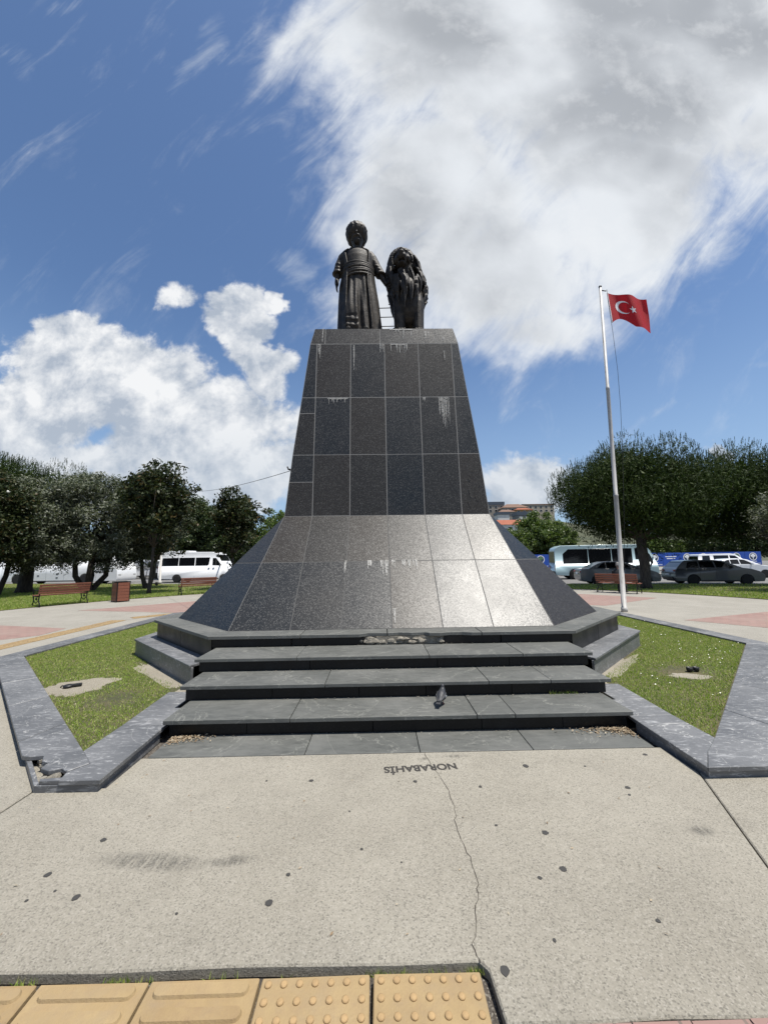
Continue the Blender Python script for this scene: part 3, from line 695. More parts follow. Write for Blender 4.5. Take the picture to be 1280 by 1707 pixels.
for k in range(4):
    for r in range(3):
        z0, z1 = Z[r], Z[r+1]
        for c in range(-2, 2): panel([fp(c*CW, z0), fp((c+1)*CW, z0), fp((c+1)*CW, z1), fp(c*CW, z1)], k)
        for s in (-1, 1):
            zz = [z0, z1]
            if s < 0 and r == 1: zz = [z0, z0+0.90, z1]
            if s < 0 and r == 0: zz = [z0, z0+0.68, z1]
            for za, zb in zip(zz[:-1], zz[1:]):
                panel([fp(s*2*CW, za), Vector((CX+s*hw(za), CY-hw(za), za)), Vector((CX+s*hw(zb), CY-hw(zb), zb)), fp(s*2*CW, zb)], k)
    # splayed cap course
    def cp(x, u): h = 1.584+(1.50-1.584)*u; return Vector((CX+max(-h, min(h, x)), CY-h, 6.185+0.405*u))
    xs_ = [-9, -1.27, -0.09, 1.10, 9]
    for a, b in zip(xs_[:-1], xs_[1:]): panel([cp(a, 0), cp(b, 0), cp(b, 1), cp(a, 1)], k)
    # skirt
    def sp(x, z):
        u = (z-0.6)/(2.425-0.6); h = 2.3+(1.972-2.3)*u; return Vector((CX+max(-h, min(h, x)), CY-(3.72+(1.972-3.72)*u), z))
    for za, zb in ((0.6, 1.55), (1.55, 2.425)):
        xs_ = [-9, -2*CW, -CW, 0, CW, 2*CW, 9] 
        for a, b in zip(xs_[:-1], xs_[1:]): panel([sp(a, za), sp(b, za), sp(b, zb), sp(a, zb)], k, gap=0.009)
    A, B1, B2 = Vector((CX+1.972, CY-1.972, 2.425)), Vector((CX+2.3, CY-3.72, 0.6)), Vector((CX+3.72, CY-2.3, 0.6))
    u = (1.55-0.6)/(2.425-0.6); M1, M2 = B1.lerp(A, u), B2.lerp(A, u)
    panel([B1, B2, M2, M1], k, gap=0.009); panel([M1, M2, A], k, gap=0.009)
MB().prism([(CX-1.47, CY-1.47), (CX+1.47, CY-1.47), (CX+1.47, CY+1.47), (CX-1.47, CY+1.47)], 6.56, 6.592).build('top_slab', G('cement'), mon, world=True)
# lime streaks that ran from the joints
def streak(x, z, w, h, n, face):
    mb = MB()
    for i in range(n):
        xx = x+random.uniform(-w/2, w/2); hh = h*random.uniform(0.25, 1.0); ww = random.uniform(0.006, 0.016)
        P = []
        for (dx, dz) in ((-ww, 0), (ww, 0), (ww*0.8, -hh*0.5), (ww*0.25, -hh), (-ww*0.3, -hh), (-ww*0.75, -hh*0.55)):
            p = face(xx+dx-CX, z+dz); q = face(xx+dx-CX, z+dz); P.append((p.x, p.y-0.0125, p.z+0.002))
        mb.add(P, [tuple(range(6))])
    if w > 0.3:
        P = [face(x-w/2-CX, z), face(x+w/2-CX, z), face(x+w/2-CX, z-0.03), face(x-w/2-CX, z-0.03)]; mb.add([(p.x, p.y-0.0105, p.z) for p in P], [(0, 1, 2, 3)])
    mb.build('lime_streak', G('lime'), mon, world=True, fix=False)
streak(-0.80, 4.91, 0.42, 0.16, 12, fp); streak(1.35, 4.91, 0.30, 0.75, 13, fp); streak(0.98, 4.91, 0.06, 0.15, 4, fp)
streak(0.48, 6.18, 0.36, 0.26, 11, fp); streak(0.12, 6.18, 0.08, 0.24, 5, fp); streak(-0.48, 6.15, 0.03, 0.6, 3, fp); streak(-1.17, 6.18, 0.12, 0.35, 5, fp); streak(1.45, 6.0, 0.03, 0.5, 2, fp)
capf = lambda x, z: Vector((CX+x, CY-(1.584+(1.50-1.584)*(z-6.185)/0.405), z))
streak(-1.15, 6.58, 0.05, 0.36, 3, capf); streak(1.12, 6.5, 0.12, 0.3, 4, capf); streak(0.55, 6.57, 0.5, 0.3, 6, capf); streak(1.45, 6.35, 0.05, 0.16, 3, capf)
spf = lambda x, z: sp(x, z)
def sstreak(x, z, w, h, n):
    mb = MB()
    for i in range(n):
        xx = x+random.uniform(-w/2, w/2); hh = h*random.uniform(0.25, 1.0); ww = random.uniform(0.008, 0.02)
        P = []
        for (dx, dz) in ((-ww, 0), (ww, 0), (ww*0.8, -hh*0.5), (ww*0.2, -hh), (-ww*0.3, -hh), (-ww*0.75, -hh*0.55)):
            p = sp(xx+dx-CX, z+dz); P.append((p.x, p.y-0.0095, p.z+0.0095))
        mb.add(P, [tuple(range(6))])
    mb.build('lime_streak', G('lime'), mon, world=True, fix=False)
sstreak(0.35, 1.56, 0.75, 0.26, 20); sstreak(-0.55, 1.56, 0.03, 0.25, 3); sstreak(-0.15, 1.56, 0.06, 0.2, 4); sstreak(0.2, 0.85, 0.06, 0.22, 3)
# scratched tag on the right-hand panels
tg = MB()
for i in range(22):
    x, z = 1.60+random.uniform(0, 0.26), random.uniform(2.55, 3.35); a = random.uniform(-0.5, 0.5)+random.choice((0, pi/2)); l = random.uniform(.04, .16)
    p = [fp(x, z), fp(x+l*sin(a), z+l*cos(a))]; w = 0.007
    tg.add([(p[0].x-w, p[0].y-0.0125, p[0].z), (p[0].x+w, p[0].y-0.0125, p[0].z), (p[1].x+w, p[1].y-0.0125, p[1].z), (p[1].x-w, p[1].y-0.0125, p[1].z)], [(0, 1, 2, 3)])
tg.build('scratched_tag', G('gum'), mon, world=True, fix=False)
# plinth: block, facing slabs, top slabs
PF, PH = 2.42, 4.05
MB().prism(octa(PF-0.04, PH-0.06), 0.0, 0.552).build('plinth_core', G('dark_mortar'), mon, world=True)
def ring_slabs(f0, h0, f1, h1, z0, z1, name, m, per=3, skip=None, sides=range(8)):
    o = octa(f0, h0); i_ = octa(f1, h1)
    for s in sides:
        a, b = Vector(o[s]), Vector(o[(s+1) % 8]); c, d = Vector(i_[s]), Vector(i_[(s+1) % 8])
        n = per if s % 2 == 0 else 2
        for k in range(n):
            if skip and skip(s, k): continue
            u0, u1 = k/n+0.002, (k+1)/n-0.002
            q = [a.lerp(b, u0), a.lerp(b, u1), c.lerp(d, u1), c.lerp(d, u0)]; cc = sum(q, Vector((0, 0)))/4
            MB().prism([tuple(p) for p in q], z0, z1).build(name, G(m), mon, world=True, bevel=0.004, seg=1, loc=(cc.x, cc.y, z1))
ring_slabs(PF+0.01, PH+0.015, 2.27, 3.69, 0.556, 0.60, 'plinth_slab', 'slate', 4, skip=lambda s, k: s == 0)
# front run of the top slab has its edge broken away over the rubble
yf = CY-PH-0.015; yb = CY-3.69
def fslab(poly): c = (sum(p[0] for p in poly)/len(poly), yf+0.2, 0.6); MB().prism(poly, 0.556, 0.60).build('plinth_slab', G('slate'), mon, world=True, bevel=0.004, seg=1, loc=c)
fslab([(CX-PF-0.01, yf), (-1.05, yf), (-1.05, yb), (CX-2.27, yb)])
fslab([(-1.04, yf), (-0.27, yf), (-0.16, yf+0.07), (0.10, yf+0.05), (0.10, yb), (-1.04, yb)])
fslab([(0.11, yf+0.05), (0.25, yf+0.08), (0.42, yf+0.05), (0.60, yf+0.07), (0.66, yf+0.01), (0.80, yf), (0.92, yf+0.04), (1.10, yf+0.04), (1.22, yf), (1.35, yf), (1.35, yb), (0.11, yb)])
fslab([(1.36, yf), (CX+PF+0.01, yf), (CX+2.27, yb), (1.36, yb)])
def facing(o, s, parts, z0, z1, name, m, th=0.03):
    a, b = Vector(o[s]), Vector(o[(s+1) % 8]); d = (b-a).normalized(); nrm = Vector((d.y, -d.x))
    for u0, u1 in parts:
        p, q = a.lerp(b, u0+0.002), a.lerp(b, u1-0.002)
        poly = [tuple(p), tuple(q), tuple(q-nrm*th), tuple(p-nrm*th)]
        MB().prism(poly, z0, z1).build(name, G(m), mon, world=True, bevel=0.003, seg=1, loc=((p.x+q.x)/2, (p.y+q.y)/2, z0))
o8 = octa(PF-0.022, PH-0.028)
facing(o8, 0, [(0, .22), (.22, .455), (.64, .80), (.80, 1)], 0.452, 0.555, 'plinth_facing', 'gabbro')
for s in range(1, 8): facing(o8, s, [(0, .5), (.5, 1)] if s % 2 else [(0, .33), (.33, .66), (.66, 1)], 0.30, 0.555, 'plinth_facing', 'gabbro')
# exposed rubble where the facing is gone
def rock(c, r, seedv):
    mb = MB(); mb.ell((0, 0, 0), r, 8, 5); rnd = random.Random(seedv)
    mb.v = [(c[0]+v[0]*(1+0.95*(mnoise.noise(Vector(v)*26+Vector((seedv*3.1, 0, 0))))), c[1]+v[1]*(1+0.4*mnoise.noise(Vector(v)*20+Vector((0, seedv*2.7, 0)))), c[2]+v[2]*(1+0.9*mnoise.noise(Vector(v)*28+Vector((0, 0, seedv))))) for v in mb.v]
    return mb
stones = [(-0.10, .13, .055), (0.04, .07, .035), (0.16, .075, .045), (0.28, .06, .028), (0.27, .05, .03), (0.38, .07, .03), (0.45, .08, .03), (0.54, .06, .045), (-0.24, .05, .04), (0.36, .05, .022), (0.48, .05, .02), (0.62, .05, .04), (0.80, .06, .045), (.22, .05, .02)]
MB().prism([(-0.30, CY-PH+0.045), (0.0, CY-PH+0.03), (0.3, CY-PH+0.05), (0.72, CY-PH+0.035), (0.95, CY-PH+0.05), (0.95, CY-PH+0.1), (-0.30, CY-PH+0.1)], 0.452, 0.552).build('broken_bedding', G('rubble'), mon, world=True)
for i, (x, rx, rz) in enumerate(stones):
    c = (x, CY-PH+0.035+0.012*(i % 3), 0.452+rz*0.95+(0.045 if i in (3, 9, 10) else 0))
    rock(c, (rx*.85, 0.04, rz*.85), i).build('rubble_stone', G('rubble'), mon, world=True, loc=c)
# marble ledge round the octagon, outside the plinth
LF, LH = PF+0.11, PH+0.27
for s in (1, 2, 3, 4, 5, 6, 7):
    o = octa(LF, LH); i_ = octa(PF-0.04, PH-0.06)
    a, b = Vector(o[s]), Vector(o[(s+1) % 8]); c, d = Vector(i_[s]), Vector(i_[(s+1) % 8])
    n = 2 if s % 2 else 4
    for k in range(n):
        u0, u1 = k/n+0.0015, (k+1)/n-0.0015
        q = [a.lerp(b, u0), a.lerp(b, u1), c.lerp(d, u1), c.lerp(d, u0)]; cc = sum(q, Vector((0, 0)))/4
        MB().prism([tuple(p) for p in q], 0.27, 0.302).build('ledge_slab', G('marble'), mon, world=True, bevel=0.004, seg=1, loc=(cc.x, cc.y, 0.3))
        nn = (a-b).normalized(); nn = Vector((-nn.y, nn.x)); 
        if nn.dot(Vector((CX, CY))-a) > 0: nn = -nn
        p, r = a.lerp(b, u0)-nn*0.02, a.lerp(b, u1)-nn*0.02
        MB().prism([tuple(p), tuple(r), tuple(r-nn*0.03), tuple(p-nn*0.03)], 0.02, 0.269).build('ledge_facing', G('marble'), mon, world=True, bevel=0.003, seg=1, loc=((p.x+r.x)/2, (p.y+r.y)/2, 0.1))

# ------------------------------------------------------------------ steps
steps = tag(empty('front_steps', (CX, 4.4, 0)), 'three wide dark slate steps with black risers up to the pedestal', 'steps')
SY = [(3.69, 2.14), (4.165, 2.235), (4.66, 2.33)]
ends = [4.165+0.06, 4.66+0.06, CY-PH+0.02]
joints = [[-1.0, 0.70, 1.05], [-0.75, 0.95, 1.6], [-1.15, 0.4, 1.5]]
rj = [[-1.4, -0.25, 0.75, 1.5], [-1.3, -0.4, 0.3, 1.2], [-1.0, 0.5, 1.35]]
for i, ((y0, h), y1) in enumerate(zip(SY, ends)):
    z = 0.15*(i+1)
    MB().prism([(CX-h+0.06, y0+0.075), (CX+h-0.06, y0+0.075), (CX+h-0.06, y1-0.002*i), (CX-h+0.06, y1-0.002*i)], -0.04 if i == 0 else z-0.151, z-0.041).build('step_core', G('dark_mortar'), steps, world=True)
    xs_ = [-h]+joints[i]+[h]
    for a, b in zip(xs_[:-1], xs_[1:]):
        sl = random.uniform(-0.03, 0.03) if abs(a) < h and i == 0 else 0
        MB().prism([(CX+a+0.003, y0), (CX+b-0.003, y0), (CX+b-0.003, y1), (CX+a+0.003, y1)], z-0.036, z+random.uniform(-0.0015, 0.0015)).build('tread', G('slate'), steps, world=True, bevel=0.004, loc=(CX+(a+b)/2, (y0+y1)/2, z))
    xs_ = [-h+0.04]+rj[i]+[h-0.04]
    for a, b in zip(xs_[:-1], xs_[1:]):
        MB().prism([(CX+a+0.002, y0+0.045), (CX+b-0.002, y0+0.045), (CX+b-0.002, y0+0.074), (CX+a+0.002, y0+0.074)], z-0.149, z-0.0365).build('riser', G('gabbro'), steps, world=True, bevel=0.002, seg=1, loc=(CX+(a+b)/2, y0+0.06, z-0.149))
    for s in (-1, 1):
        x0 = CX+s*(h-0.04); x1 = CX+s*(h-0.058)
        MB().prism([(x0, y0+0.076), (x1, y0+0.076), (x1, y1-0.06), (x0, y1-0.06)], z-0.149, z-0.0365).build('riser', G('gabbro'), steps, world=True, loc=(x0, y0+.3, z-.149))
xs_ = [-1.885, -0.62, 0.32, 1.25, 2.255]
for a, b in zip(xs_[:-1], xs_[1:]):
    MB().prism([(a+0.003, 3.352), (b-0.003, 3.352), (b-0.003, 3.76), (a+0.003, 3.76)], -0.04, 0.001).build('apron_slab', G('slate'), steps, world=True, bevel=0.003, seg=1, loc=((a+b)/2, 3.5, 0))

# ------------------------------------------------------------------ planters
def in_poly(pts, poly):
    x, y = pts[:, 0], pts[:, 1]; ins = np.zeros(len(pts), bool); n = len(poly)
    for i in range(n):
        (x0, y0), (x1, y1) = poly[i], poly[(i+1) % n]
        c = ((y0 > y) != (y1 > y)) & (x < (x1-x0)*(y-y0)/(y1-y0+1e-12)+x0); ins ^= c
    return ins
def scatter(poly, n, excl=()):
    P = np.array(poly); lo, hi = P.min(0), P.max(0); out = []
    pts = RNG.uniform(lo, hi, (int(n*2.6), 2)); pts = pts[in_poly(pts, poly)]
    for (cx, cy, rx, ry, a, soft) in excl:
        dx, dy = pts[:, 0]-cx, pts[:, 1]-cy; u = (dx*cos(a)+dy*sin(a))/rx; v = (-dx*sin(a)+dy*cos(a))/ry
        d = np.sqrt(u*u+v*v)+RNG.normal(0, soft, len(pts)); pts = pts[d > 1]
    return pts[:n]
OT = [(-1.93, 2.87), (-2.40, 2.87), (-6.24, 6.56), (-6.24, 11.98), (-2.20, 15.95), (CX-0.004, 15.95)]   # outer edge of the coping
GR = [(-2.37, 3.31), (-5.88, 6.68), (-5.90, 11.85), (-2.30, 15.43), (CX-0.004, 15.43)]                    # edge of the grass
def planter(s):
    mx = (lambda x: x) if s < 0 else MX
    q = lambda pl: [(mx(x), y) for x, y in pl]
    name = 'broken corner' if s < 0 else 'unbroken corner'
    root = tag(empty('planter_bed', (mx(-4.2), 6.0, 0)), 'raised lawn bed with veined grey marble coping, '+('its front corner smashed open' if s < 0 else 'beside the flagpole'), 'planter')
    # soil
    soil = [(-2.34, 3.1), (-6.0, 6.7), (-6.0, 11.9), (-2.3, 15.6), (CX-0.004, 15.6), (CX-0.004, CY+PH+0.1), (CX-PF, CY+PH+0.1), (CX-PH-0.1, CY+PF), (CX-PH-0.1, CY-PF), (CX-PF+0.02, CY-PH-0.12), (-2.04, 4.6), (-2.04, 4.25), (-2.2, 3.9)]
    MB().prism(q(soil), -0.04, 0.047).build('soil', G('soil'), root, world=True)
    def cop(poly, z=0.082):
        pl = q(poly); c = (sum(p[0] for p in pl)/len(pl), sum(p[1] for p in pl)/len(pl), z)
        MB().prism(pl, z-0.034, z+random.uniform(-0.001, 0.001)).build('coping_slab', G('marble'), root, world=True, bevel=0.004, seg=1, loc=c)
    def lerp(a, b, u): return (a[0]+(b[0]-a[0])*u, a[1]+(b[1]-a[1])*u)
    # arm along the steps
    cop([(-1.93, 2.87), (-1.968, 3.70), (-1.972, 3.78), (-2.38, 3.78), (-2.37, 3.31), (-2.12, 3.09)] if s > 0 else [(-1.935, 2.885), (-1.968, 3.70), (-1.972, 3.78), (-2.38, 3.78), (-2.37, 3.31), (-2.17, 3.11), (-2.25, 2.99), (-2.22, 2.885)])
    cop([(-1.976, 3.786), (-1.976, 4.20), (-2.10, 4.20), (-2.11, 4.70), (-2.44, 4.70), (-2.38, 3.786)])
    # diagonal
    ou, gi = (OT[1], OT[2]), (GR[0], GR[1]); cuts = [0, 0.17, 0.40, 0.62, 0.82, 1.0]
    for i, (u0, u1) in enumerate(zip(cuts[:-1], cuts[1:])):
        a, b, c, d = lerp(*ou, u0+.001), lerp(*ou, u1-.001), lerp(*gi, u1-.001), lerp(*gi, u0+.001)
        if i == 0 and s > 0: cop([a, b, c, (-2.375, 3.316), (-2.125, 3.094), (-1.936, 2.872)])
        elif i == 0: cop([(-2.80, 3.255), b, c, (-2.376, 3.318), (-2.18, 3.12), (-2.26, 3.01), (-2.33, 3.05), (-2.40, 3.02), (-2.49, 3.06), (-2.50, 3.14), (-2.57, 3.165), (-2.63, 3.25), (-2.73, 3.24)])
        else: cop([a, b, c, d])
    for (oa, ob, ga, gb, n) in ((OT[2], OT[3], GR[1], GR[2], 5), (OT[3], OT[4], GR[2], GR[3], 5), (OT[4], OT[5], GR[3], GR[4], 2)):
        for k in range(n):
            u0, u1 = k/n+.001, (k+1)/n-.001; cop([lerp(oa, ob, u0), lerp(oa, ob, u1), lerp(ga, gb, u1), lerp(ga, gb, u0)])
    # upright facing under the coping
    run_ = [(-1.985, 3.72), (-1.955, 2.895)]+[(-2.39, 2.895), (-6.21, 6.57), (-6.21, 11.97), (-2.19, 15.92), (CX-0.004, 15.92)]
    for i in range(len(run_)-1):
        a, b = run_[i], run_[i+1]; L = hypot(b[0]-a[0], b[1]-a[1]); n = max(1, round(L/0.95)); dx, dy = (b[0]-a[0])/L, (b[1]-a[1])/L; nx, ny = -dy, dx
        if i > 0 or True: nx, ny = dy, -dx
        for k in range(n):
            u0, u1 = k*L/n+.002, (k+1)*L/n-.002
            poly = [(a[0]+dx*u0, a[1]+dy*u0), (a[0]+dx*u1, a[1]+dy*u1), (a[0]+dx*u1+nx*.028, a[1]+dy*u1+ny*.028), (a[0]+dx*u0+nx*.028, a[1]+dy*u0+ny*.028)]
            pl = q(poly); c = (sum(p[0] for p in pl)/4, sum(p[1] for p in pl)/4, 0)
            MB().prism(pl, -0.04, 0.0475).build('wall_facing', G('marble'), root, world=True, bevel=0.003, seg=1, loc=c)
    if s < 0:
        rub = [((-2.43, 3.11), .05), ((-2.55, 3.2), .045), ((-2.49, 3.18), .035), ((-2.65, 3.28), .04), ((-2.35, 3.02), .04), ((-2.41, 2.98), .03), ((-2.29, 2.94), .03), ((-2.59, 3.26), .03)]
        for i, (p, r) in enumerate(rub):
            c = (p[0], p[1], 0.03+0.01*(i % 2)); rock(c, (r*1.2, r, r*.75), 40+i).build('rubble_stone', G('rubble'), root, world=True, loc=c)
        MB().prism([(-2.29, 2.93), (-2.73, 3.31), (-2.58, 3.46), (-2.23, 3.15), (-2.18, 2.93)], -0.03, 0.02).build('broken_bedding', G('cement'), root, world=True)
        c = (-2.3, 2.91, 0.06); MB().prism([(-2.23, 2.90), (-2.36, 2.90), (-2.38, 2.93), (-2.24, 2.945)], 0.0485, 0.074).build('coping_fragment', G('marble'), root, world=True, bevel=.003, loc=c)
    # bare cement patches and the strip along the ledge
    def blob(cx, cy, rx, ry, a, z0, z1, m='cement', nm='bare_patch', n=48, sd=0):
        pl = []
        for k in range(n):
            t = 2*pi*k/n; rr = 1+0.45*mnoise.noise(Vector((cos(t)*1.3+sd, sin(t)*1.3, sd*2.0)))+0.30*mnoise.noise(Vector((cos(t)*4+sd, sin(t)*4, sd*3.0))); u, v = rx*rr*cos(t), ry*rr*sin(t); pl.append((cx+u*cos(a)-v*sin(a), cy+u*sin(a)+v*cos(a)))
        pl = q(pl); MB().prism(pl, z0, z1).build(nm, G(m), root, world=True, bevel=0.008)
    if s < 0:
        ex = [(-3.78, 5.06, .37, .35, .4, .12), (-2.95, 5.55, .95, .17, -.75, .22), (-2.28, 4.95, .24, .35, 0, .2), (-3.0, 4.6, .22, .3, .7, .5)]
        blob(-3.78, 5.06, .41, .38, .4, 0.02, 0.056, sd=1); blob(-2.97, 5.50, 1.0, .15, -.75, 0.02, 0.052, sd=2); blob(-2.26, 4.95, .2, .3, 0, .02, .053, sd=3)
    else:
        ex = [(-3.55, 5.14, .26, .2, .2, .35), (-2.9, 5.62, .85, .14, -.75, .25), (-2.25, 4.95, .22, .3, 0, .25), (-3.7, 5.3, .3, .2, 0, .6)]
        blob(-3.55, 5.02, .24, .12, .2, 0.02, 0.057, sd=4); blob(-2.95, 5.52, .9, .13, -.75, 0.02, 0.0525, sd=5); blob(-2.24, 4.95, .18, .28, 0, .02, .053, sd=6)
    ex = [((mx(a[0])), a[1], a[2], a[3], a[4]*(1 if s < 0 else -1), a[5]) for a in ex]
    gpoly = q([(-2.38, 3.34), (-5.87, 6.70), (-5.88, 11.84), (-2.3, 15.4), (CX, 15.4), (CX, CY+PH+0.3), (CX-PF, CY+PH+.3), (CX-PH-.28, CY+PF), (CX-PH-.28, CY-PF-.1), (-2.42, 5.0), (-2.45, 4.6), (-2.40, 3.8)])
    pts = scatter(gpoly, 200000, ex)
    near = pts[:, 1] < 10.5; far = pts[~near][::4]; pts = np.vstack([pts[near], far])
    go = blades('grass', pts, 0.027, 0.0085, G('grass_blade'), None, 0.98, 0.045); go.parent = root; go.location = -Vector(root.location)
    fl = scatter(gpoly, 200, ex); n = len(fl)
    mbv = []; mbf = []
    for i, (x, y) in enumerate(fl):
        if y > 11: continue
        r = random.uniform(.006, .012); z = random.uniform(.065, .085); b = len(mbv); mbv += [(x-r, y, z), (x, y-r, z+r*.5), (x+r, y, z), (x, y+r, z+r*.8)]; mbf.append((b, b+1, b+2, b+3))
    o = np_mesh('clover_flowers', mbv, mbf, G('flower_white') if s > 0 else G('dry_leaf'), root); o['kind'] = 'stuff'; o.location = -Vector(root.location)
    return root
planter(-1); planter(1)
# broken ground lights in the lawns
gl = tag(empty('ground_light', (-3.84, 5.02, 0.056)), 'smashed black ground light lying on the bare cement patch in the lawn', 'ground light')
MB().lathe([(0.05, 0), (0.055, 0.02), (0.045, 0.035)], 14).build('housing', G('plastic_black'), gl, True)
MB().box((0.07, 0.03, 0.022), (0.12, 0.045, 0.035), 0.5).build('bracket', G('plastic_black'), gl, bevel=0.008)
MB().tube([(0.0, 0, 0.02), (-0.06, -0.02, 0.03), (-0.10, 0.01, 0.006)], 0.007).build('cable', G('rubber'), gl, True)
g2 = tag(empty('ground_light', (4.12, 5.22, 0.048)), 'pair of black spot lamps poking out of the grass beside a pale cement patch', 'ground light'); g2.scale = (.8, .8, .75)
for sx in (-0.058, 0.058):
    l = MB().lathe([(0.03, 0), (0.045, 0.03), (0.048, 0.075), (0.04, 0.082), (0.035, 0.065)], 14, (sx, 0.01*(sx > 0), 0)).build('spot_lamp', G('plastic_black'), g2, True)
MB().box((0, 0.0, 0.015), (0.16, 0.03, 0.03)).build('bracket', G('plastic_black'), g2, bevel=0.004)
# leaf litter blown into the corners by the bottom step
def litter(name, zone, n, label=None):
    v, f = [], []
    for i in range(n):
        x, y = zone(); r = random.uniform(.007, .017); a = random.uniform(0, pi); z = 0.003+random.random()*.014; b = len(v); t = random.uniform(-.006, .01)
        v += [(x-r*cos(a), y-r*sin(a), z), (x-r*.35*sin(a), y+r*.35*cos(a), z+t), (x+r*cos(a), y+r*sin(a), z+t*.5), (x+r*.35*sin(a), y-r*.35*cos(a), z)]; f.append((b, b+1, b+2, b+3))
    o = np_mesh(name, v, f, G('dry_leaf')); o['kind'] = 'stuff'; tag(o, label, 'leaves'); return o
def zl():
    u = abs(random.gauss(0, .22)); return (-1.86+min(u, .75)*random.uniform(.2, 1), 3.72-abs(random.gauss(0, .05))-0.12*max(0, .3-u))
def zr():
    u = abs(random.gauss(0, .28)); return (2.24-min(u, .9)*random.uniform(.2, 1), 3.72-abs(random.gauss(0, .06))-0.25*max(0, .35-u)*random.random())
litter('leaf_litter', zl, 420, 'dry brown leaves drifted in the corner below the smashed planter')
litter('leaf_litter', zr, 620, 'dry brown leaves drifted against the bottom step beside the unbroken planter')
v, f = [], []
for i in range(260):
    k = random.randrange(4); y, z = ((3.735, .0035), (4.19, .154), (4.68, .304), (5.27, .455))[k]; x = random.uniform(-1.9, 2.3); y -= abs(random.gauss(0, .02)); r = random.uniform(.003, .009); b = len(v)
    v += [(x-r, y, z), (x, y-r, z+.002), (x+r, y, z+.004), (x, y+r, z+.003)]; f.append((b, b+1, b+2, b+3))
dv, df = [], []
for i in range(70):
    x, y = random.uniform(-2.3, 2.2), random.uniform(1.75, 3.3); r = random.uniform(.004, .013); a = random.uniform(0, pi); b = len(dv); asp = random.uniform(.15, .5)
    dv += [(x-r*cos(a), y-r*sin(a), .0045), (x-r*asp*sin(a), y+r*asp*cos(a), .007), (x+r*cos(a), y+r*sin(a), .005), (x+r*asp*sin(a), y-r*asp*cos(a), .0045)]; df.append((b, b+1, b+2, b+3))
tag(np_mesh('blown_leaf_bits', dv, df, G('dry_leaf')), 'tiny dry leaf bits blown over the front concrete', 'debris', kind='stuff')
o = np_mesh('step_debris', v, f, G('rubble')); tag(o, 'pale crumbs and bits lying along the backs of the steps', 'debris', kind='stuff')
wp = [(1.9+random.uniform(-.13, .16), 4.195+random.uniform(-.02, .01)) for _ in range(120)]
blades('step_weeds', wp, .035, .005, G('grass_blade'), None, .9, .15)

# outer lawns between path and road
lv, lf = [], []; N = 90; inner, outer = [], []
for i in range(N+1):
    th = radians(-96+192*i/N); dx, dy = sin(th), cos(th); den = RN.x*dx+RN.y*dy
    r = 60.0
    if den > 0.02: r = min(r, (25.6-(RN.x*CX+RN.y*CY))/den)
    inner.append((CX+14.3*dx, CY+14.3*dy)); outer.append((CX+max(r, 14.35)*dx, CY+max(r, 14.35)*dy))
mb = MB(); mb.add([(*p, -0.1) for p in inner]+[(*p, -0.1) for p in outer]+[(*p, 0.02) for p in inner]+[(*p, 0.02) for p in outer],
    [(2*(N+1)+i, 2*(N+1)+i+1, 3*(N+1)+i+1, 3*(N+1)+i) for i in range(N)]+[(i, i+1, 2*(N+1)+i+1, 2*(N+1)+i) for i in range(N)]+[(N+1+i, N+2+i, 3*(N+1)+i+1, 3*(N+1)+i) for i in range(N)])
tag(mb.build('lawn', G('soil'), fix=True), kind='structure')
pp = []
for i in range(N):
    a, b, c, d = inner[i], inner[i+1], outer[i+1], outer[i]; area = 0.5*abs((c[0]-a[0])*(d[1]-b[1])-(d[0]-b[0])*(c[1]-a[1]))
    if abs(-96+192*i/N) > 82: continue
    n = int(min(area, 60)*230); u = RNG.uniform(0, 1, n)[:, None]; w = RNG.uniform(0, 1, n)[:, None]**1.3
    A, B, C, D = map(np.array, (a, b, c, d)); pp.append((A*(1-u)+B*u)*(1-w)+(D*(1-u)+C*u)*w)
pp = np.vstack(pp); print('lawn blades', len(pp))
blades('lawn_grass', pp, 0.06, 0.03, G('grass_blade'), None, 0.9, 0.018)

# ------------------------------------------------------------------ bronze statues
def remeshed(mb, voxel, smooth_it=2):
    me = mb.mesh('tmp'); o = bpy.data.objects.new('tmp', me); COL.objects.link(o)
    bm = bmesh.new(); bm.from_mesh(me); bmesh.ops.recalc_face_normals(bm, faces=bm.faces); bm.to_mesh(me); bm.free()
    r = o.modifiers.new('r', 'REMESH'); r.mode = 'VOXEL'; r.voxel_size = voxel
    if smooth_it: s = o.modifiers.new('s', 'SMOOTH'); s.iterations = smooth_it; s.factor = 0.5
    bpy.context.view_layer.update(); dg = bpy.context.evaluated_depsgraph_get()
    res = bpy.data.meshes.new_from_object(o.evaluated_get(dg)); bpy.data.objects.remove(o)
    return res
def place(me, name, m, parent):
    me.name = name; me.materials.clear(); me.materials.append(G(m)); me.polygons.foreach_set('use_smooth', [True]*len(me.polygons))
    o = bpy.data.objects.new(name, me); COL.objects.link(o); o.parent = parent; return o
def finger(mb, base, dirs, lens, r0):
    p = Vector(base); path = [p]; 
    for d, l in zip(dirs, lens): p = p+Vector(d).normalized()*l; path.append(p)
    n = len(path); mb.tube(path, [r0*(1-0.35*i/(n-1)) for i in range(n)], 7)
TOPZ = 6.593
man = tag(empty('man_statue', (-0.43, 8.25, TOPZ)), 'dark bronze statue of a man in a turban and long robe beside a lion', 'statue')
def folds(a, z, k=1.0):
    """pleats of the long robe: sharp ridges that fan out downwards"""
    f = 0.020*sin(15*a+0.9*sin(3*z)+0.6)+0.013*sin(23*a+2.1*z)+0.010*sin(9*a-1.7*z+1)
    return f*k
b = MB()
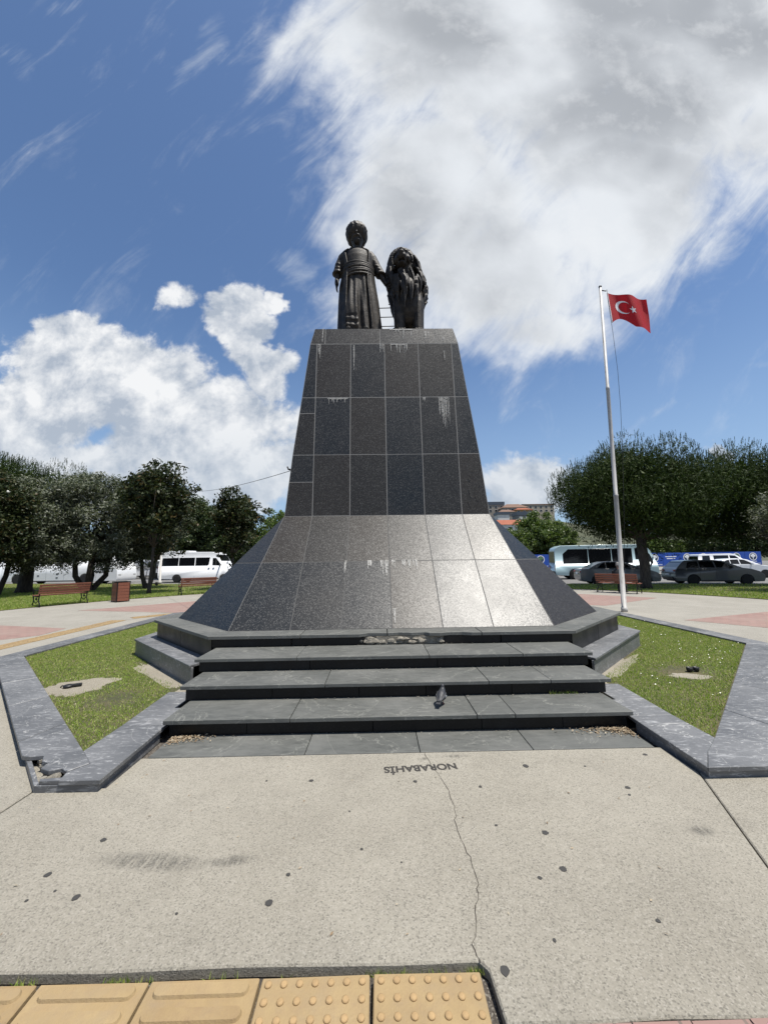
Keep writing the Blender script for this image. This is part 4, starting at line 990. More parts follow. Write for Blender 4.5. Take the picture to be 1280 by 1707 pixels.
prof = [(0.02, .06, .455, .34), (0.10, .06, .47, .35), (0.30, .055, .465, .34), (0.6, .045, .44, .33), (0.95, .035, .415, .31), (1.34, .02, .375, .285), (1.60, .03, .335, .265), (1.73, .035, .325, .255), (1.9, .03, .325, .25), (2.05, .02, .34, .245), (2.18, .012, .335, .225), (2.26, .012, .25, .17), (2.31, .018, .14, .12)]
NA = 120; rings = []
zs = []
for i in range(len(prof)-1):
    for k in range(6): zs.append(i+k/6)
zs.append(len(prof)-1)
for zz in zs:
    i = min(int(zz), len(prof)-2); u = zz-i; z, cx, rx, ry = [prof[i][j]*(1-u)+prof[i+1][j]*u for j in range(4)]
    k = max(0, min(1, (1.66-z)/1.2))**0.6*1.35; ring = []
    for q in range(NA):
        a = 2*pi*q/NA
        fo = folds(a, z, k)
        # right leg (viewer's left) pushes forward through the cloth
        leg = 0.075*math.exp(-((a-4.35)/0.33)**2)*math.exp(-((z-0.62)/0.5)**2)-0.05*math.exp(-((a-4.85)/0.2)**2)*max(0, min(1, (1.3-z)))
        if z < 0.42 and 3.9 < a < 4.7: fo += 0.022*sin(z*42+3*a)
        r = 1+(fo+leg)/rx
        ring.append((cx+rx*r*cos(a), ry*r*sin(a)*1.0, z))
    rings.append(ring)
b.loft(rings)
b.tube([(.02, 0, 2.25), (.02, -.015, 2.36), (.02, -.02, 2.5)], [.105, .09, .10], 12)
# head: skull, jaw, nose, brows, ears, moustache
b.ell((0.01, -0.03, 2.63), (.155, .185, .215), 20, 14); b.ell((0.015, -0.09, 2.51), (.115, .11, .10), 14, 10)
b.tube([(0.005, -.205, 2.71), (0.005, -.25, 2.645), (0.005, -.262, 2.62), (0.008, -.215, 2.605)], [.022, .028, .034, .026], 8)
for sx in (-1, 1):
    b.tube([(0.01+sx*.03, -.20, 2.715), (0.01+sx*.075, -.19, 2.728), (0.01+sx*.115, -.155, 2.705)], [.018, .022, .012], 7)
    b.ell((0.01+sx*.155, -.01, 2.62), (.022, .045, .06), 10, 8)
    b.tube([(0.01, -.215, 2.575), (0.01+sx*.05, -.205, 2.565), (0.01+sx*.095, -.165, 2.525), (0.01+sx*.115, -.13, 2.47)], [.028, .028, .022, .010], 8)
    b.ell((0.01+sx*.062, -.178, 2.672), (.026, .02, .017), 8, 6)
    b.ell((0.01+sx*.075, -.15, 2.62), (.05, .05, .045), 10, 8)
# beard
b.ell((0.015, -.125, 2.475), (.095, .095, .085), 14, 10)
# arms: his right (viewer's left) hangs, his left reaches to the lion
b.tube([(-.27, .02, 2.20), (-.37, .02, 2.02), (-.425, .01, 1.80), (-.445, -.02, 1.66), (-.462, -.05, 1.48)], [.10, .085, .075, .064, .05], 12)
b.tube([(.31, .02, 2.19), (.40, .03, 2.02), (.50, .03, 1.80), (.57, .02, 1.66), (.70, .02, 1.43)], [.10, .085, .075, .066, .05], 12)
# hanging hand: palm, four fingers, thumb
b.ell((-.465, -.06, 1.43), (.048, .082, .10), 12, 8)
for i, (oy, l) in enumerate(((-.045, .9), (-.015, 1.0), (.015, .95), (.04, .78))):
    finger(b, (-.468, -.06+oy*1.45, 1.36), [(-.02, -.02, -1), (.16, -.05, -1), (.5, -.1, -1)], [.075*l, .058*l, .045*l], .024)
finger(b, (-.435, -.125, 1.45), [(.15, -.6, -.9), (.1, -.25, -1), (.1, -.1, -1)], [.06, .055, .045], .025)
# hand laid on the mane
b.ell((.745, .02, 1.365), (.06, .045, .055), 12, 8)
for i, (oy, l) in enumerate(((-.04, .9), (-.012, 1.0), (.016, .95), (.042, .78))):
    finger(b, (.775, .02+oy*1.4, 1.345), [(.8, 0, -.45), (.7, 0, -.7), (.5, 0, -.9)], [.07*l, .055*l, .04*l], .024)
finger(b, (.73, -.03, 1.385), [(.5, -.6, -.2), (.8, -.3, -.3), (.8, -.1, -.4)], [.04, .04, .03], .0175)
# shoes under the hem
for sx in (-.17, .22): b.tube([(sx+.02, -.12, .05), (sx, -.30, .055), (sx-.005, -.42, .045)], [.075, .07, .045], 10)
body = place(remeshed(b, 0.011, 1), 'body', 'bronze', man)
# turban: bulb of wound cloth round a ribbed cap
t = MB(); rings = []
for j in range(25):
    v = j/24; ph = -0.60*pi/2+(0.60+0.98)*pi/2*v; z = 2.765+0.235*sin(ph); rr = 0.262*cos(ph)**0.75 if cos(ph) > 0 else 0.01
    ring = []
    for q in range(72):
        a = 2*pi*q/72; w = 1+0.055*abs(sin(5.5*a+0.9*ph+0.4))-0.03*sin(17*a+2*ph)-0.0
        ring.append((0.0+max(rr, .01)*w*cos(a)*0.93, -0.005+max(rr, .01)*w*sin(a)*(1.0 if sin(a) < 0 else 1.08), z+0.035*sin(a)*(-1 if v < .5 else 0)))
    rings.append(ring)
t.loft(rings)
for k in range(7):
    a0 = -pi/2+(k-3)*0.42; t.tube([(0.0+.235*cos(a0)*.9, .24*sin(a0), 2.70), (0.0+.255*cos(a0+.08)*.93, .265*sin(a0+.08), 2.80), (0.0+.20*cos(a0+.2), .21*sin(a0+.2), 2.92), (0.0+.07*cos(a0+.4), .07*sin(a0+.4), 2.995)], [.018, .028, .026, .016], 7)
place(remeshed(t, 0.010, 1), 'turban', 'bronze', man)
# sash wound round the waist
t = MB()
for k in range(6):
    path = []; z0 = 1.50+k*.058
    for q in range(41):
        a = 2*pi*q/40; path.append((.030+.362*cos(a), .285*sin(a), z0+.035*sin(a*1+2.2+k*.4)*(1 if k % 2 else .6)+.02*cos(a)))
    t.tube(path, .030, 8, 1.0)
place(remeshed(t, 0.011, 1), 'sash', 'bronze', man)
# open coat: back and sides from shoulder to hem, with lapels and short wide sleeves
t = MB()
def coat_pt(a, z, off):
    i = 0
    while i < len(prof)-2 and prof[i+1][0] < z: i += 1
    u = (z-prof[i][0])/(prof[i+1][0]-prof[i][0]); cx, rx, ry = [prof[i][j]*(1-u)+prof[i+1][j]*u for j in (1, 2, 3)]
    o = off+0.012*sin(11*a+1.3*z)*min(1, max(0, (1.9-z)))
    return (cx+(rx+o)*cos(a), (ry+o)*sin(a)+.015, z)
rings = []
for j in range(27):
    z = 0.04+(2.27-0.04)*j/26; op = 0.60+0.22*min(1, max(0, (z-1.3)/.9)) if z > 1.3 else 0.60; ring_o, ring_i = [], []
    for q in range(49):
        a = -pi/2+op+(2*pi-2*op)*q/48; flare = .052 if z < 1.7 else .036
        ring_o.append(coat_pt(a, z, flare)); ring_i.append(coat_pt(a, z, flare-.03))
    rings.append(ring_o+ring_i[::-1])
t.loft(rings)
for s in (-1, 1):
    path = []
    for j in range(27): z = 0.04+(2.27-0.04)*j/26; op = 0.60+0.22*min(1, max(0, (z-1.3)/.9)) if z > 1.3 else 0.60; path.append(coat_pt(-pi/2+s*op, z, .045))
    t.tube(path, .020, 7)
t.tube([(-.23, .03, 2.235), (-.33, .02, 2.12), (-.405, .01, 1.92), (-.44, -.01, 1.72), (-.445, -.015, 1.68)], [.125, .122, .115, .118, .122], 14)
t.tube([(.27, .03, 2.225), (.36, .03, 2.11), (.46, .03, 1.90), (.545, .025, 1.72), (.56, .025, 1.69)], [.125, .122, .112, .115, .12], 14)
for (x, y, z, r) in ((-.445, -.015, 1.69, .118), (.553, .025, 1.70, .116)): t.lathe([(r*.8, -.018), (r+.012, -.018), (r+.014, .018), (r*.8, .018)], 18, (x, y, z))
for k, (x, y, z) in enumerate(((-.37, -.07, 2.05), (-.42, -.09, 1.9), (-.43, -.10, 1.8), (.41, -.06, 2.0), (.47, -.07, 1.86), (.52, -.07, 1.78))):
    t.tube([(x-.07, y+.02, z+.03), (x, y-.018, z), (x+.07, y+.02, z-.045)], [.014, .022, .014], 6)
t.tube([(-.23, -.10, 2.21), (-.12, -.10, 2.31), (.02, .10, 2.35), (.16, -.10, 2.31), (.27, -.10, 2.20)], [.03, .035, .035, .035, .03], 8)
place(remeshed(t, 0.012, 1), 'coat', 'bronze', man)

lion = tag(empty('lion_statue', (0.68, 8.32, TOPZ)), 'dark bronze statue of a sitting lion with long mane under the man\'s hand', 'statue')
b = MB()
b.ell((.03, .02, 1.0), (.40, .38, .66), 20, 14); b.ell((.03, .42, .95), (.35, .45, .50), 18, 12); b.ell((.03, .85, .55), (.40, .45, .52), 18, 12)
b.tube([(.0, .1, 1.5), (-.03, -.02, 1.75), (-.08, -.10, 1.95)], [.30, .27, .22], 14)
for s in (-1, 1):
    b.tube([(.03+s*.21, -.02, 1.25), (.035+s*.245, -.10, .85), (.035+s*.25, -.12, .45), (.035+s*.25, -.13, .12)], [.20, .185, .155, .145], 12)
    b.ell((.035+s*.22, -.22, .075), (.125, .19, .08), 12, 8)
    for k in (-1, 0, 1): b.ell((.035+s*.22+k*.07, -.37, .06), (.042, .06, .05), 8, 6)
    b.ell((.03+s*.33, .75, .42), (.17, .36, .40), 14, 10); b.ell((.03+s*.38, .38, .08), (.11, .24, .09), 12, 8)
b.tube([(.05, 1.2, .2), (.25, 1.45, .08), (.5, 1.38, .07), (.58, 1.1, .07)], [.07, .05, .045, .05], 8)
# head turned a little to the man's side
M = Matrix.Rotation(radians(-10), 3, 'Z')
def hp(x, y, z): v = M @ Vector((x, y, z)); return (v.x-.11, v.y-.17, v.z+1.95)
def he(c, r, nu=14, nv=10): b.ell(hp(*c), r, nu, nv, M)
he((0, -.05, 0), (.225, .25, .23)); he((0, -.25, -.06), (.135, .16, .105)); he((0, -.22, -.235), (.105, .13, .05)); he((0, -.39, -.035), (.07, .035, .045))
he((-.06, -.31, -.11), (.075, .085, .06)); he((.06, -.31, -.11), (.075, .085, .06)); he((0, -.28, .04), (.07, .14, .06)); he((0, -.2, .12), (.16, .1, .07))
for s in (-1, 1):
    he((s*.10, -.23, .085), (.07, .05, .035)); he((s*.10, -.235, .035), (.03, .03, .022)); he((s*.15, -.15, -.06), (.09, .1, .09)); he((s*.19, .03, .20), (.06, .04, .07))
    b.tube([hp(s*.085, -.33, -.13), hp(s*.10, -.28, -.20), hp(s*.085, -.2, -.24)], [.03, .025, .03], 7)
place(remeshed(b, 0.013, 1), 'body', 'bronze', lion)
t = MB()
t.ell((.04, .16, 1.66), (.40, .33, .56), 18, 12)
rl = random.Random(5)
for i in range(330):
    a = rl.uniform(0, 2*pi); z0 = 1.25+1.02*rl.random()**0.8
    # mane shell: envelope of half-widths by height; the face is left open
    def env(z): 
        if z > 1.95: u = (z-1.95)/.34; return (.36*sqrt(max(0.03, 1-u*u)), .34*sqrt(max(.03, 1-u*u)))
        u = (1.95-z)/1.0; return (.36+.10*sin(min(1, u)*pi*.75)-.14*max(0, u-.45), .34+.05*sin(u*pi))
    front = sin(a) < -.62
    if front and z0 > 1.66: continue
    L = rl.uniform(.40, .75); lo = rl.uniform(.0, .05 if front else .10); path = []; rr = []
    for k in range(6):
        u = k/5; z = z0-L*u+0.05*(1-u)*u*4*0.3; ex, ey = env(max(.95, z)); out = .025+lo*sin(u*pi)+rl.uniform(-.012, .012)
        aa = a+.10*sin(3*u+i); cx = .04-(.12 if z > 1.9 else .12*(max(0, z-1.3)/.6))
        x = cx+(ex+out)*cos(aa); y = .06+(ey+out)*sin(aa)-(.10 if front else 0)*min(1, (1.9-z))
        path.append((x, y, z)); rr.append((.044-.012*u)*(1 if k < 5 else .3))
    t.tube(path, rr, 6)
for i in range(80):                                       # forelock and ruff round the face
    a = rl.uniform(-.75, pi+.75); r = .27; x, z = -.12+r*cos(a)*.95, 1.98+r*sin(a)*.98; d = Vector((cos(a), 0, sin(a)))
    p = Vector((x, -.20, z)); t.tube([p, p+d*.07+Vector((0, .05, .02)), p+d*.11+Vector((0, .16, -.03)), p+d*.10+Vector((0, .28, -.16))], [.045, .055, .055, .03], 6)
for i in range(10):
    x = -.2+.035*i; t.tube([(x, -.12, 2.22), (x-.03+.02*rl.random(), -.16, 2.28), (x-.05, -.06, 2.285+.03*rl.random()), (x, .1, 2.25)], [.03, .04, .04, .03], 6)
place(remeshed(t, 0.011, 0), 'mane', 'bronze', lion)
# iron ladder rungs on a frame behind the figures
lad = tag(empty('iron_ladder', (0.20, 9.35, TOPZ)), 'thin iron rungs showing between the two bronze statues', 'ladder')
for x in (-.30, .30): MB().tube([(x, 0, 0), (x, 0, 1.72)], .014, 8).build('rail', G('rust_iron'), lad, True)
for z in (.53, .79, 1.05, 1.31, 1.57): MB().tube([(-.30, 0, z), (.30, 0, z+.015)], .011, 8).build('rung', G('rust_iron'), lad, True)
MB().tube([(.30, 0, 1.64), (.14, -.02, 1.67)], .012, 6).build('hook', G('rust_iron'), lad, True)
lion.scale = (.85, 1.0, .96); lion.location.x = .735
man.scale = (1.0, 1.0, .975)
for o in man.children:
    if o.name.startswith('turban'): o.scale = (1.03, 1.02, 1.02); o.location = (0, 0, -.055)

# ------------------------------------------------------------------ flagpole and flag
fp_ = tag(empty('flagpole', (7.09, 11.28, 0)), 'tall slender white flagpole with rust spots by the lawn edge', 'flagpole')
TOP = Vector((0.17, 0, 10.24))
def pl(u): return TOP*u
prf = [(0, .085), (.012, .085), (.0125, .066), (.33, .062), (.331, .066), (.336, .066), (.337, .055), (.66, .052), (.661, .056), (.667, .056), (.668, .046), (1.0, .040)]
MB().tube([pl(u) for u, _ in prf], [r for _, r in prf], 14).build('pole', G('pole_paint'), fp_, True)
MB().lathe([(.046, 0), (.05, .02), (.03, .05), (.004, .06)], 12, (.17, 0, 10.24)).build('cap', G('iron'), fp_, True)
MB().tube([(.19, 0, 10.13), (.34, -.02, 10.09), (.37, -.02, 10.14)], [.018, .015, .010], 8).build('pulley_arm', G('iron'), fp_, True)
MB().tube([(.37, -.03, 10.10), (.36, -.03, 9.8), (.42, -.03, 8.7), (.46, -.03, 7.4), (.44, -.03, 6.2), (.36, -.03, 4.6), (.20, -.05, 2.6), (.085, -.05, 1.25)], .006, 5).build('halyard', G('rubber'), fp_, True)
MB().box((.075, -.05, 1.25), (.03, .03, .12)).build('cleat', G('iron'), fp_, bevel=.005)
flag = tag(empty('red_flag', (7.46, 11.25, 10.03)), 'red flag with white crescent and star flying from the white pole', 'flag')
FW, FH = 1.80, 1.22
def fpt(u, v, off=0.0):
    """u along the fly 0..1, v down the hoist 0..1"""
    def P(u, v):
        x = 1.20*u+.03*sin(6.0*u+.3)*u+.05*v+.05*max(0, u-.75)*sin((v-.15)*pi*1.4)*2
        y = -.12*u+.085*sin(8.5*u-1.6*v+.5)*(.35+.8*u)
        z = -1.06*v-.27*u-.02*sin(5*u)+v*(.24*sin(pi*min(1, u/.58))-.13*max(0, u-.4))-.05*u*u
        return Vector((x, y, z))
    p = P(u, v)
    if off:
        e = .004; n = (P(u+e, v)-P(u-e, v)).cross(P(u, v+e)-P(u, v-e)).normalized(); p += n*off
    return p
nu, nv = 40, 24; mb = MB()
mb.add([tuple(fpt(i/nu, j/nv)) for j in range(nv+1) for i in range(nu+1)], [(j*(nu+1)+i, j*(nu+1)+i+1, (j+1)*(nu+1)+i+1, (j+1)*(nu+1)+i) for j in range(nv) for i in range(nu)])
mb.build('cloth', G('flag_red'), flag, True, fix=False)
MB().tube([tuple(fpt(0, v)) for v in [i/10 for i in range(11)]], .014, 6).build('hoist_band', G('flag_white'), flag, True)
def patch(name, poly_pts, tris):
    mb = MB()
    for sgn in (-1, 1): mb.add([tuple(fpt(a/FW, b/FH, sgn*.004)) for a, b in poly_pts], tris)
    mb.build(name, G('flag_white'), flag, True, fix=False)
cx0, cy0, R1, R2, dx = .60, .61, .305, .245, .075
pts_, tr_ = [], []
n = 40
for k in range(n+1):
    # outer and inner arcs meet in the horns
    h = math.acos((dx*dx+R1*R1-R2*R2)/(2*dx*R1)); a = h+(2*pi-2*h)*k/n
    h2 = math.acos((R2*R2+dx*dx-R1*R1)/(2*dx*R2)); b_ = (pi-h2)+(2*pi-2*(pi-h2))*k/n
    pts_ += [(cx0+R1*cos(a), cy0-R1*sin(a)), (cx0+dx+R2*cos(b_), cy0-R2*sin(b_))]
for k in range(n): tr_.append((2*k, 2*k+1, 2*k+3, 2*k+2))
patch('crescent', pts_, tr_)
sc = (1.01, .61); pts_ = [sc]; 
for k in range(10): r = .155 if k % 2 == 0 else .059; a = pi+k*pi/5; pts_.append((sc[0]+r*cos(a), sc[1]-r*sin(a)))
patch('star', pts_, [(0, 1+k, 1+(k+1) % 10) for k in range(10)])

# ------------------------------------------------------------------ pigeon on the bottom step
pg = tag(empty('pigeon', (0.60, 3.97, 0.152), radians(68)), 'dark pigeon with a pale wing patch standing on the bottom step', 'pigeon'); pg.scale = (.64, .64, .64)
b = MB()
def rg(x, z, ry, rz, n=16): return [(x, ry*cos(2*pi*k/n), z+rz*sin(2*pi*k/n)) for k in range(n)]
b.loft([rg(-.15, .085, .012, .008), rg(-.12, .095, .032, .020), rg(-.08, .11, .052, .045), rg(-.02, .125, .066, .064), rg(.04, .135, .066, .068), rg(.085, .15, .052, .058), rg(.115, .17, .034, .04), rg(.13, .185, .02, .02)])
b.tube([(.075, 0, .16), (.095, 0, .19), (.10, 0, .215)], [.052, .042, .032], 12); b.ell((.108, 0, .232), (.034, .029, .029), 12, 8)
place(remeshed(b, 0.006, 2), 'body', 'pigeon_dark', pg)
for s in (-1, 1):
    MB().loft([[(x+.0, s*(yy+.008), z0), (x, s*(yy+.014), (z0+z1)/2), (x, s*yy, z1), (x, s*(yy-.015), (z0+z1)/2)] for x, yy, z0, z1 in ((.07, .055, .12, .16), (.02, .066, .09, .17), (-.05, .060, .085, .16), (-.12, .035, .085, .12), (-.18, .012, .085, .095))]).build('wing', G('pigeon_dark'), pg, True)
    MB().loft([[(x, s*(yy+.014), z0), (x, s*(yy+.018), (z0+z1)/2), (x, s*(yy+.008), z1), (x, s*(yy), (z0+z1)/2)] for x, yy, z0, z1 in ((.03, .066, .105, .135), (-.01, .066, .10, .14), (-.05, .060, .10, .13))]).build('wing_patch', G('pigeon_grey'), pg, True)
    MB().tube([(-.005, s*.026, .085), (.005, s*.028, .04), (.0, s*.028, .006)], [.012, .005, .005], 6).build('leg', G('pigeon_leg'), pg, True)
    f = MB()
    for a in (-.5, 0, .5, pi): f.tube([(0, s*.028, .006), (.03*cos(a), s*.028+.03*sin(a), .003)], [.004, .002], 5)
    f.build('foot', G('pigeon_leg'), pg)
MB().tube([(.138, 0, .228), (.160, 0, .220)], [.009, .002], 7).build('beak', G('pigeon_dark'), pg, True)
MB().loft([[(-.12, -.03, .09), (-.12, .03, .09), (-.12, .03, .10), (-.12, -.03, .10)], [(-.22, -.035, .062), (-.22, .035, .062), (-.22, .035, .068), (-.22, -.035, .068)]]).build('tail', G('pigeon_dark'), pg)
# cable from the pedestal to the lamp post in the trees
cb = tag(empty('overhead_cable', (-1.72, 7.55, 3.38)), 'thin black cable strung from the pedestal towards the trees', 'cable')
A, B = Vector((0, 0, 0)), Vector((-17.0+1.72, 30.6-7.55, 8.05-3.38))
MB().tube([tuple(A.lerp(B, u)+Vector((0, 0, -.55*4*u*(1-u)))) for u in [i/30 for i in range(31)]], .006, 5).build('wire', G('rubber'), cb, True)
MB().tube([(.02, -.02, 0), (-.06, -.03, .02), (-.08, -.02, .07)], .018, 6).build('hook', G('iron'), cb, True)

# ------------------------------------------------------------------ benches, bin, person
def make_bench():
    r = empty('park_bench'); L = 1.72
    def frame(x):
        m_ = MB(); p = .018
        m_.tube([(x, -.26, .0), (x, -.27, .10), (x, -.20, .22), (x, -.25, .38), (x, -.24, .42)], [.026, .02, .02, .022, .022], 8)
        m_.tube([(x, .27, .0), (x, .25, .12), (x, .15, .25), (x, .19, .40), (x, .24, .62), (x, .29, .84)], [.026, .02, .02, .022, .02, .016], 8)
        m_.tube([(x, -.24, .40), (x, 0, .385), (x, .19, .40)], .02, 8); m_.tube([(x, -.20, .22), (x, -.02, .14), (x, .15, .25)], .013, 8)
        m_.tube([(x, -.25, .42), (x, -.27, .55), (x, -.20, .63), (x, .0, .62), (x, .23, .60)], [.016, .018, .02, .018, .016], 8)
        m_.lathe([(.012, -.012), (.05, -.012), (.05, .012), (.012, .012)], 14, (x, -.02, .30), 'x')
        m_.build('frame', G('iron'), r, True)
    frame(-L/2+.06); frame(L/2-.06)
    for k in range(5): MB().box((0, -.20+.092*k, .425+.004*abs(k-2)), (L, .075, .028)).build('seat_slat', G('wood'), r, bevel=.008)
    for k in range(4): MB().box((0, .232+.021*k, .53+.092*k), (L, .025, .076), M=Matrix.Rotation(radians(-13), 3, 'X')).build('back_slat', G('wood'), r, bevel=.008)
    return r
bench = make_bench()
# seats face the monument
def put_bench(o, x, y, label):
    o.location = (x, y, 0.004); o.rotation_euler = (0, 0, atan2(x-CX, -(y-CY))+0.0); tag(o, label, 'bench', 'park benches along the lawn edge'); return o
put_bench(bench, -12.62, 15.75, 'slatted wooden park bench standing beside the timber litter bin')
put_bench(copy_tree(bench), -9.35, 20.25, 'slatted wooden park bench in front of the white minibus')
b3 = put_bench(copy_tree(bench), 10.72, 17.32, 'slatted wooden park bench in the pine shade with a person on it')
print('bench dirs', [tuple(o.rotation_euler) for o in (bench, b3)])
bn = tag(empty('litter_bin', (-10.95, 16.75, 0.004), radians(-35)), 'square timber-slatted litter bin with black frame on the lawn edge', 'bin')
for sx in (-1, 1):
    for sy in (-1, 1): MB().box((sx*.235, sy*.235, .41), (.035, .035, .82)).build('post', G('iron'), bn, bevel=.004)
for k in range(6):
    z = .10+.128*k
    for a in range(4):
        M_ = Matrix.Rotation(a*pi/2, 3, 'Z'); c = M_ @ Vector((0, -.245, z)); MB().box(tuple(c), (.432, .022, .118), a*pi/2).build('slat', G('wood'), bn, bevel=.004)
MB().prism([(-.26, -.26), (.26, -.26), (.26, .26), (-.26, .26)], .82, .85).build('lid', G('iron'), bn, bevel=.006)
MB().prism([(-.21, -.21), (.21, -.21), (.21, .21), (-.21, .21)], .0, .81).build('liner', G('iron'), bn)
MB().box((-.14, -.265, .78), (.05, .012, .04)).build('latch', G('chrome'), bn)
# person resting on the shaded bench, leaning forward
pr = tag(empty('person', (10.72, 17.32, 0.004), b3.rotation_euler[2]), 'person in dark clothes sitting on the bench in the pine shade', 'person')
b = MB()
b.ell((0, .02, .53), (.18, .15, .11), 14, 10)
b.loft([[(rx*cos(2*pi*k/16), y+ry*sin(2*pi*k/16), z) for k in range(16)] for z, y, rx, ry in ((.48, .02, .17, .13), (.62, .01, .165, .125), (.78, -.03, .175, .13), (.92, -.07, .20, .125), (1.0, -.085, .19, .10), (1.05, -.09, .09, .07))])
for s in (-1, 1):
    b.tube([(s*.09, .0, .52), (s*.13, -.22, .52), (s*.15, -.42, .50), (s*.15, -.43, .30), (s*.15, -.40, .09)], [.095, .085, .065, .055, .042], 12)
    b.tube([(s*.19, -.08, .97), (s*.235, -.10, .82), (s*.225, -.17, .68), (s*.16, -.32, .585), (s*.09, -.38, .60)], [.06, .052, .046, .038, .03], 10)
    b.tube([(s*.15, -.36, .05), (s*.15, -.46, .05), (s*.155, -.58, .035)], [.045, .045, .03], 10)
place(remeshed(b, .014, 2), 'clothed_body', 'cloth_black', pr)
b = MB(); b.ell((0, -.13, 1.23), (.075, .095, .115), 14, 10); b.tube([(0, -.09, 1.02), (0, -.115, 1.16)], [.052, .05], 10); b.tube([(0, -.22, 1.245), (0, -.243, 1.21), (0, -.22, 1.20)], [.012, .016, .012], 6); b.ell((0, -.17, 1.15), (.05, .05, .045), 10, 8)
for s in (-1, 1): b.ell((s*.076, -.12, 1.23), (.012, .022, .03), 8, 6); b.ell((s*.028, -.212, 1.245), (.014, .01, .009), 6, 6)
place(remeshed(b, .009, 2), 'head', 'skin', pr)
b = MB(); b.ell((0, -.11, 1.275), (.083, .098, .082), 14, 10); b.ell((0, -.07, 1.22), (.075, .075, .08), 12, 8); place(remeshed(b, .012, 2), 'hair', 'hair_grey', pr)
for s in (-1, 1):
    b = MB(); b.ell((s*.055, -.405, .605), (.035, .045, .022), 10, 8)
    for k in range(4): finger(b, (s*.055+(-.024+.016*k), -.435, .605), [(-s*.2, -1, -.2), (-s*.3, -.7, -.8), (-s*.2, -.2, -1)], [.032-.003*abs(k-1.5), .024, .018], .0085)
    finger(b, (s*.028, -.40, .615), [(-s*.8, -.6, .1), (-s*.5, -.9, -.1), (-s*.3, -1, -.2)], [.026, .024, .018], .009)
    place(remeshed(b, .0045, 1), 'hand', 'skin', pr)

# ------------------------------------------------------------------ vehicles
def wheel(root, x, y, r, w, rim='alloy', spokes=5):
    s = 1 if y > 0 else -1
    h = empty('wheel', (x, y, r), 0, root)
    MB().lathe([(r*.62, -w/2), (r*.93, -w/2), (r, -w*.36), (r, w*.36), (r*.93, w/2), (r*.62, w/2)], 28, (0, 0, 0), 'y').build('tyre', G('rubber'), h, True)
    m_ = MB(); yo = s*w*.36
    m_.lathe([(r*.50, yo-.012), (r*.66, yo-.012), (r*.66, yo+.012), (r*.58, yo+.012)], 28, (0, 0, 0), 'y')
    m_.lathe([(.004, yo-.02), (r*.16, yo-.02), (r*.15, yo+.015), (.004, yo+.02)], 14, (0, 0, 0), 'y')
    for k in range(spokes): a = 2*pi*k/spokes+.3; m_.box((r*.36*cos(a), yo, r*.36*sin(a)), (r*.52, .018, r*.13), M=Matrix.Rotation(-a, 3, 'Y'))
    m_.build('rim', G(rim), h, True)
    MB().lathe([(.004, s*w*.1-.01), (r*.63, s*w*.1-.01), (r*.63, s*w*.1+.01), (.004, s*w*.1+.01)], 20, (0, 0, 0), 'y').build('brake_disc', G('trim_black'), h, True)
